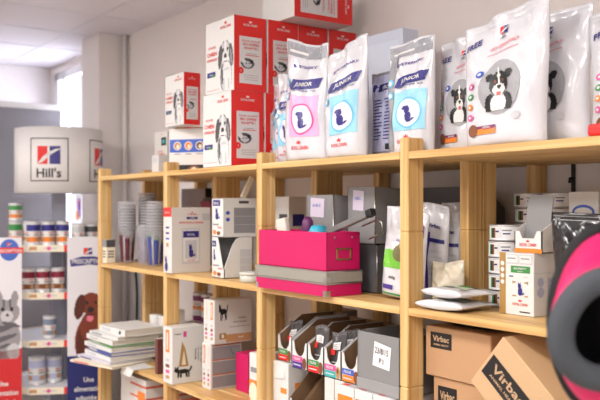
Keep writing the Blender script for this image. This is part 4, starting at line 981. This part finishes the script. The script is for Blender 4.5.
MT = Matrix.Translation(ST) @ Matrix.Rotation(R(SR), 4, 'Z')
TALL = {}
def stand_tin(x, y, z, m, lab, grp, r=.04, h=.115):
    k = (m.name, r, h)
    if k not in TALL: TALL[k] = tt = tall_tin(m, r, h)
    else: tt = copy_tree(TALL[k])
    tt.location = MT @ Vector((x, y, z+.001)); tt.rotation_euler = (0, 0, R(SR)); tag(tt, lab, 'tin', grp)
pos = ('left', 'middle', 'right')
for i in range(3): stand_tin(-.15+.087*i, -.22, 1.262, NAVY, '%s tin of three with navy bands on the top tier of the round stand' % pos[i], 'navy-banded tins', .042, .15)
for i in range(3): stand_tin(-.18+.087*i, -.22, .975, MAROON, '%s tin of three with dark red labels on the second tier of the round stand' % pos[i], 'dark red tins', .042, .15)
stand_tin(-.055, -.17, .685, M('steel_label', (120, 130, 150), .5), 'lone grey-blue tin on the third tier of the round stand', 'single tins', .04, .14)
stand_tin(-.13, -.16, .40, M('pale_lilac_label', (176, 180, 210), .5), 'tall pale tin on the fourth tier of the round stand', 'single tins', .052, .175)
stand_tin(-.03, -.11, .40, M('pale_lilac_label', (176, 180, 210), .5), 'tall pale tin half hidden on the fourth tier of the round stand', 'single tins', .05, .165)
for i in range(2): stand_tin(-.14+.115*i, -.19, .10, GREYP, '%s grey tin on the bottom tier of the round stand' % ('left', 'right')[i], 'bottom tier tins', .052, .17)
for i in range(2): stand_tin(-.262+.087*i, -.05, 1.262, GREEN if i == 0 else M('white_label', (228, 228, 228), .4), '%s tin on the top tier behind the cat panel' % ('green-banded', 'plain white')[i], 'top tier tins', .042, .15)
stand_tin(-.262, -.05, 1.4135, GREEN, 'green-banded tin stacked above another behind the cat panel', 'top tier tins', .042, .11)
stand_tin(-.25, .05, 1.262, ORANGE, 'orange-banded tin at the left rim of the top tier', 'top tier tins', .04, .13)
for i in range(3): stand_tin((.115, .195, .258)[i], (-.235, -.175, -.08)[i], 1.262, (M('silver_label', (196, 198, 200), .4), DGREY, M('silver_label', (196, 198, 200), .4))[i], '%s tin of three peeking over the dog panel' % pos[i], 'tins over the dog panel', .04, .135)
for i in range(2): stand_tin(.25, -.07+.12*i, .975, (MAROON, DGREY)[i], '%s tin on second tier at the right rim behind the shelving post' % ('dark red', 'dark grey')[i], 'right rim tins', .04, .13)
stand_tin(.25, -.03, .685, GREYP, 'grey tin on third tier at the right rim of the round stand', 'right rim tins', .045, .15)

# ------------------------------------------------------------------ pink pet carrier on a counter, front right
PC = Vector((.965, -.445, 1.312))
ct = thing('counter', 'narrow counter with pale top carrying the pink pet carrier', 'counter', (1.0, -.40, 0))
MB().box((-.17, -.2, 0), (.2, .18, 1.095), M('counter_body', (190, 184, 176), .5), .004).build('cabinet_body', ct)
MB().box((-.19, -.22, 1.095), (.22, .2, 1.12), M('counter_top', (222, 216, 206), .4), .005).build('worktop', ct)
t = thing('pet_carrier', 'hot pink soft pet carrier with padded charcoal opening, in the right foreground', 'pet carrier', (PC.x, PC.y, 1.1205), 55)
zc = .187
def loft(st, m, n=48):
    vs = [(cx+rx*math.cos(2*math.pi*i/n), y, cz+rz*math.sin(2*math.pi*i/n)) for y, cx, cz, rx, rz in st for i in range(n)]
    fs = [(j*n+i, j*n+(i+1) % n, (j+1)*n+(i+1) % n, (j+1)*n+i) for j in range(len(st)-1) for i in range(n)]
    return MB().add(vs, fs, m, True)
OX = -.052
loft([(-.10, OX, zc+.004, .074, .078), (-.096, OX*.93, zc+.004, .087, .096), (-.08, OX*.75, zc+.002, .095, .116), (-.055, OX*.45, zc-.003, .097, .136), (-.02, OX*.15, zc, .098, .149), (.02, 0, zc, .097, .153)], HOTF).build('pink_shell', t)
loft([(.02, 0, zc, .097, .153), (.05, 0, zc, .094, .148), (.085, 0, zc, .08, .128), (.105, 0, zc, .05, .085), (.112, 0, zc, .001, .001)], BLKF).build('rear_panel', t)
MB().tube([(.094*math.cos(a), .016, zc+.155*math.sin(a)) for a in [2*math.pi*i/56 for i in range(56)]], .014, BLKF, 10, True, up=(0, 1, 0)).build('black_piping', t)
MB().tube([(OX+.073*math.cos(a)*(1-.12*math.sin(a)), -.108-.004*math.sin(a), zc+.004+.077*math.sin(a)) for a in [2*math.pi*i/48 for i in range(48)]], .021, CHAR, 14, True, up=(0, 1, 0)).build('padded_ring', t)
loft([(-.10, OX, zc+.004, .070, .074), (-.05, OX*.55, zc, .078, .092), (.0, OX*.2, zc-.004, .08, .11), (.05, 0, zc, .07, .10), (.07, 0, zc, .04, .06), (.075, 0, zc, .001, .001)], DARKIN).build('dark_lining', t)
MB().box((-.05, -.128, .075), (-.03, -.116, .095), M('grey_clip', (150, 150, 160), .35), .004, seg=2).build('clip', t)
for sx in (-.06, .06): MB().lathe([(0, 0), (.012, 0), (.012, .025), (0, .03)], BLKF, (sx, -.03, 0), 14).build('foot', t)

# ------------------------------------------------------------------ lamps, daylight, camera
for i, (x, y) in enumerate(((-1.6, -1.55), (.2, -1.55), (2.0, -1.55), (-3.4, -2.4), (-1.0, -3.0), (1.4, -3.0))):  # ceiling panels out of view, added to light the shelves and wall
    t = thing('added_ceiling_light', 'unseen square ceiling light panel added to light the shelves', 'light', (x, y, ZC-.045), 0, 'added ceiling light panels')
    MB().box((-.31, -.31, 0), (.31, .31, .04), METALW, .003).build('frame', t)
    MB().box((-.28, -.28, -.004), (.28, .28, .0), M('lit_diffuser', (255, 250, 240), .5, emit=5)).build('diffuser', t)
    L = bpy.data.lights.new('added_ceiling_lamp', 'AREA'); L.shape = 'SQUARE'; L.size = .56; L.energy = 36; L.color = (1, .965, .93)
    o = bpy.data.objects.new('added_ceiling_lamp', L); COL.objects.link(o); o.location = (x, y, ZC-.06)
L = bpy.data.lights.new('window_daylight', 'AREA'); L.shape = 'RECTANGLE'; L.size = .8; L.size_y = 1.7; L.energy = 180; L.color = (.86, .9, 1)
o = bpy.data.objects.new('window_daylight', L); COL.objects.link(o); o.location = (-4.66, YB+.25, 1.75); o.rotation_euler = (R(90), 0, R(180))
o.rotation_euler = (R(-90), 0, 0)
w = bpy.data.worlds.new('daylight'); SC.world = w; w.use_nodes = True
w.node_tree.nodes['Background'].inputs['Color'].default_value = (.96, .97, 1, 1); w.node_tree.nodes['Background'].inputs['Strength'].default_value = 1.5

cam = bpy.data.cameras.new('camera'); cam.sensor_width = 36; cam.lens = 48; cam.shift_y = 7/600
cam.dof.use_dof = True; cam.dof.focus_distance = 2.5; cam.dof.aperture_fstop = 3.6
co = bpy.data.objects.new('camera', cam); COL.objects.link(co); co.location = (1.745, -1.653, 1.5)
n_ = math.hypot(576, 800); co.rotation_euler = (R(90), 0, math.atan2(800/n_, 576/n_))
SC.camera = co
SC.view_settings.view_transform = 'Standard'; SC.view_settings.look = 'None'; SC.view_settings.gamma = 1; SC.view_settings.exposure = -.2
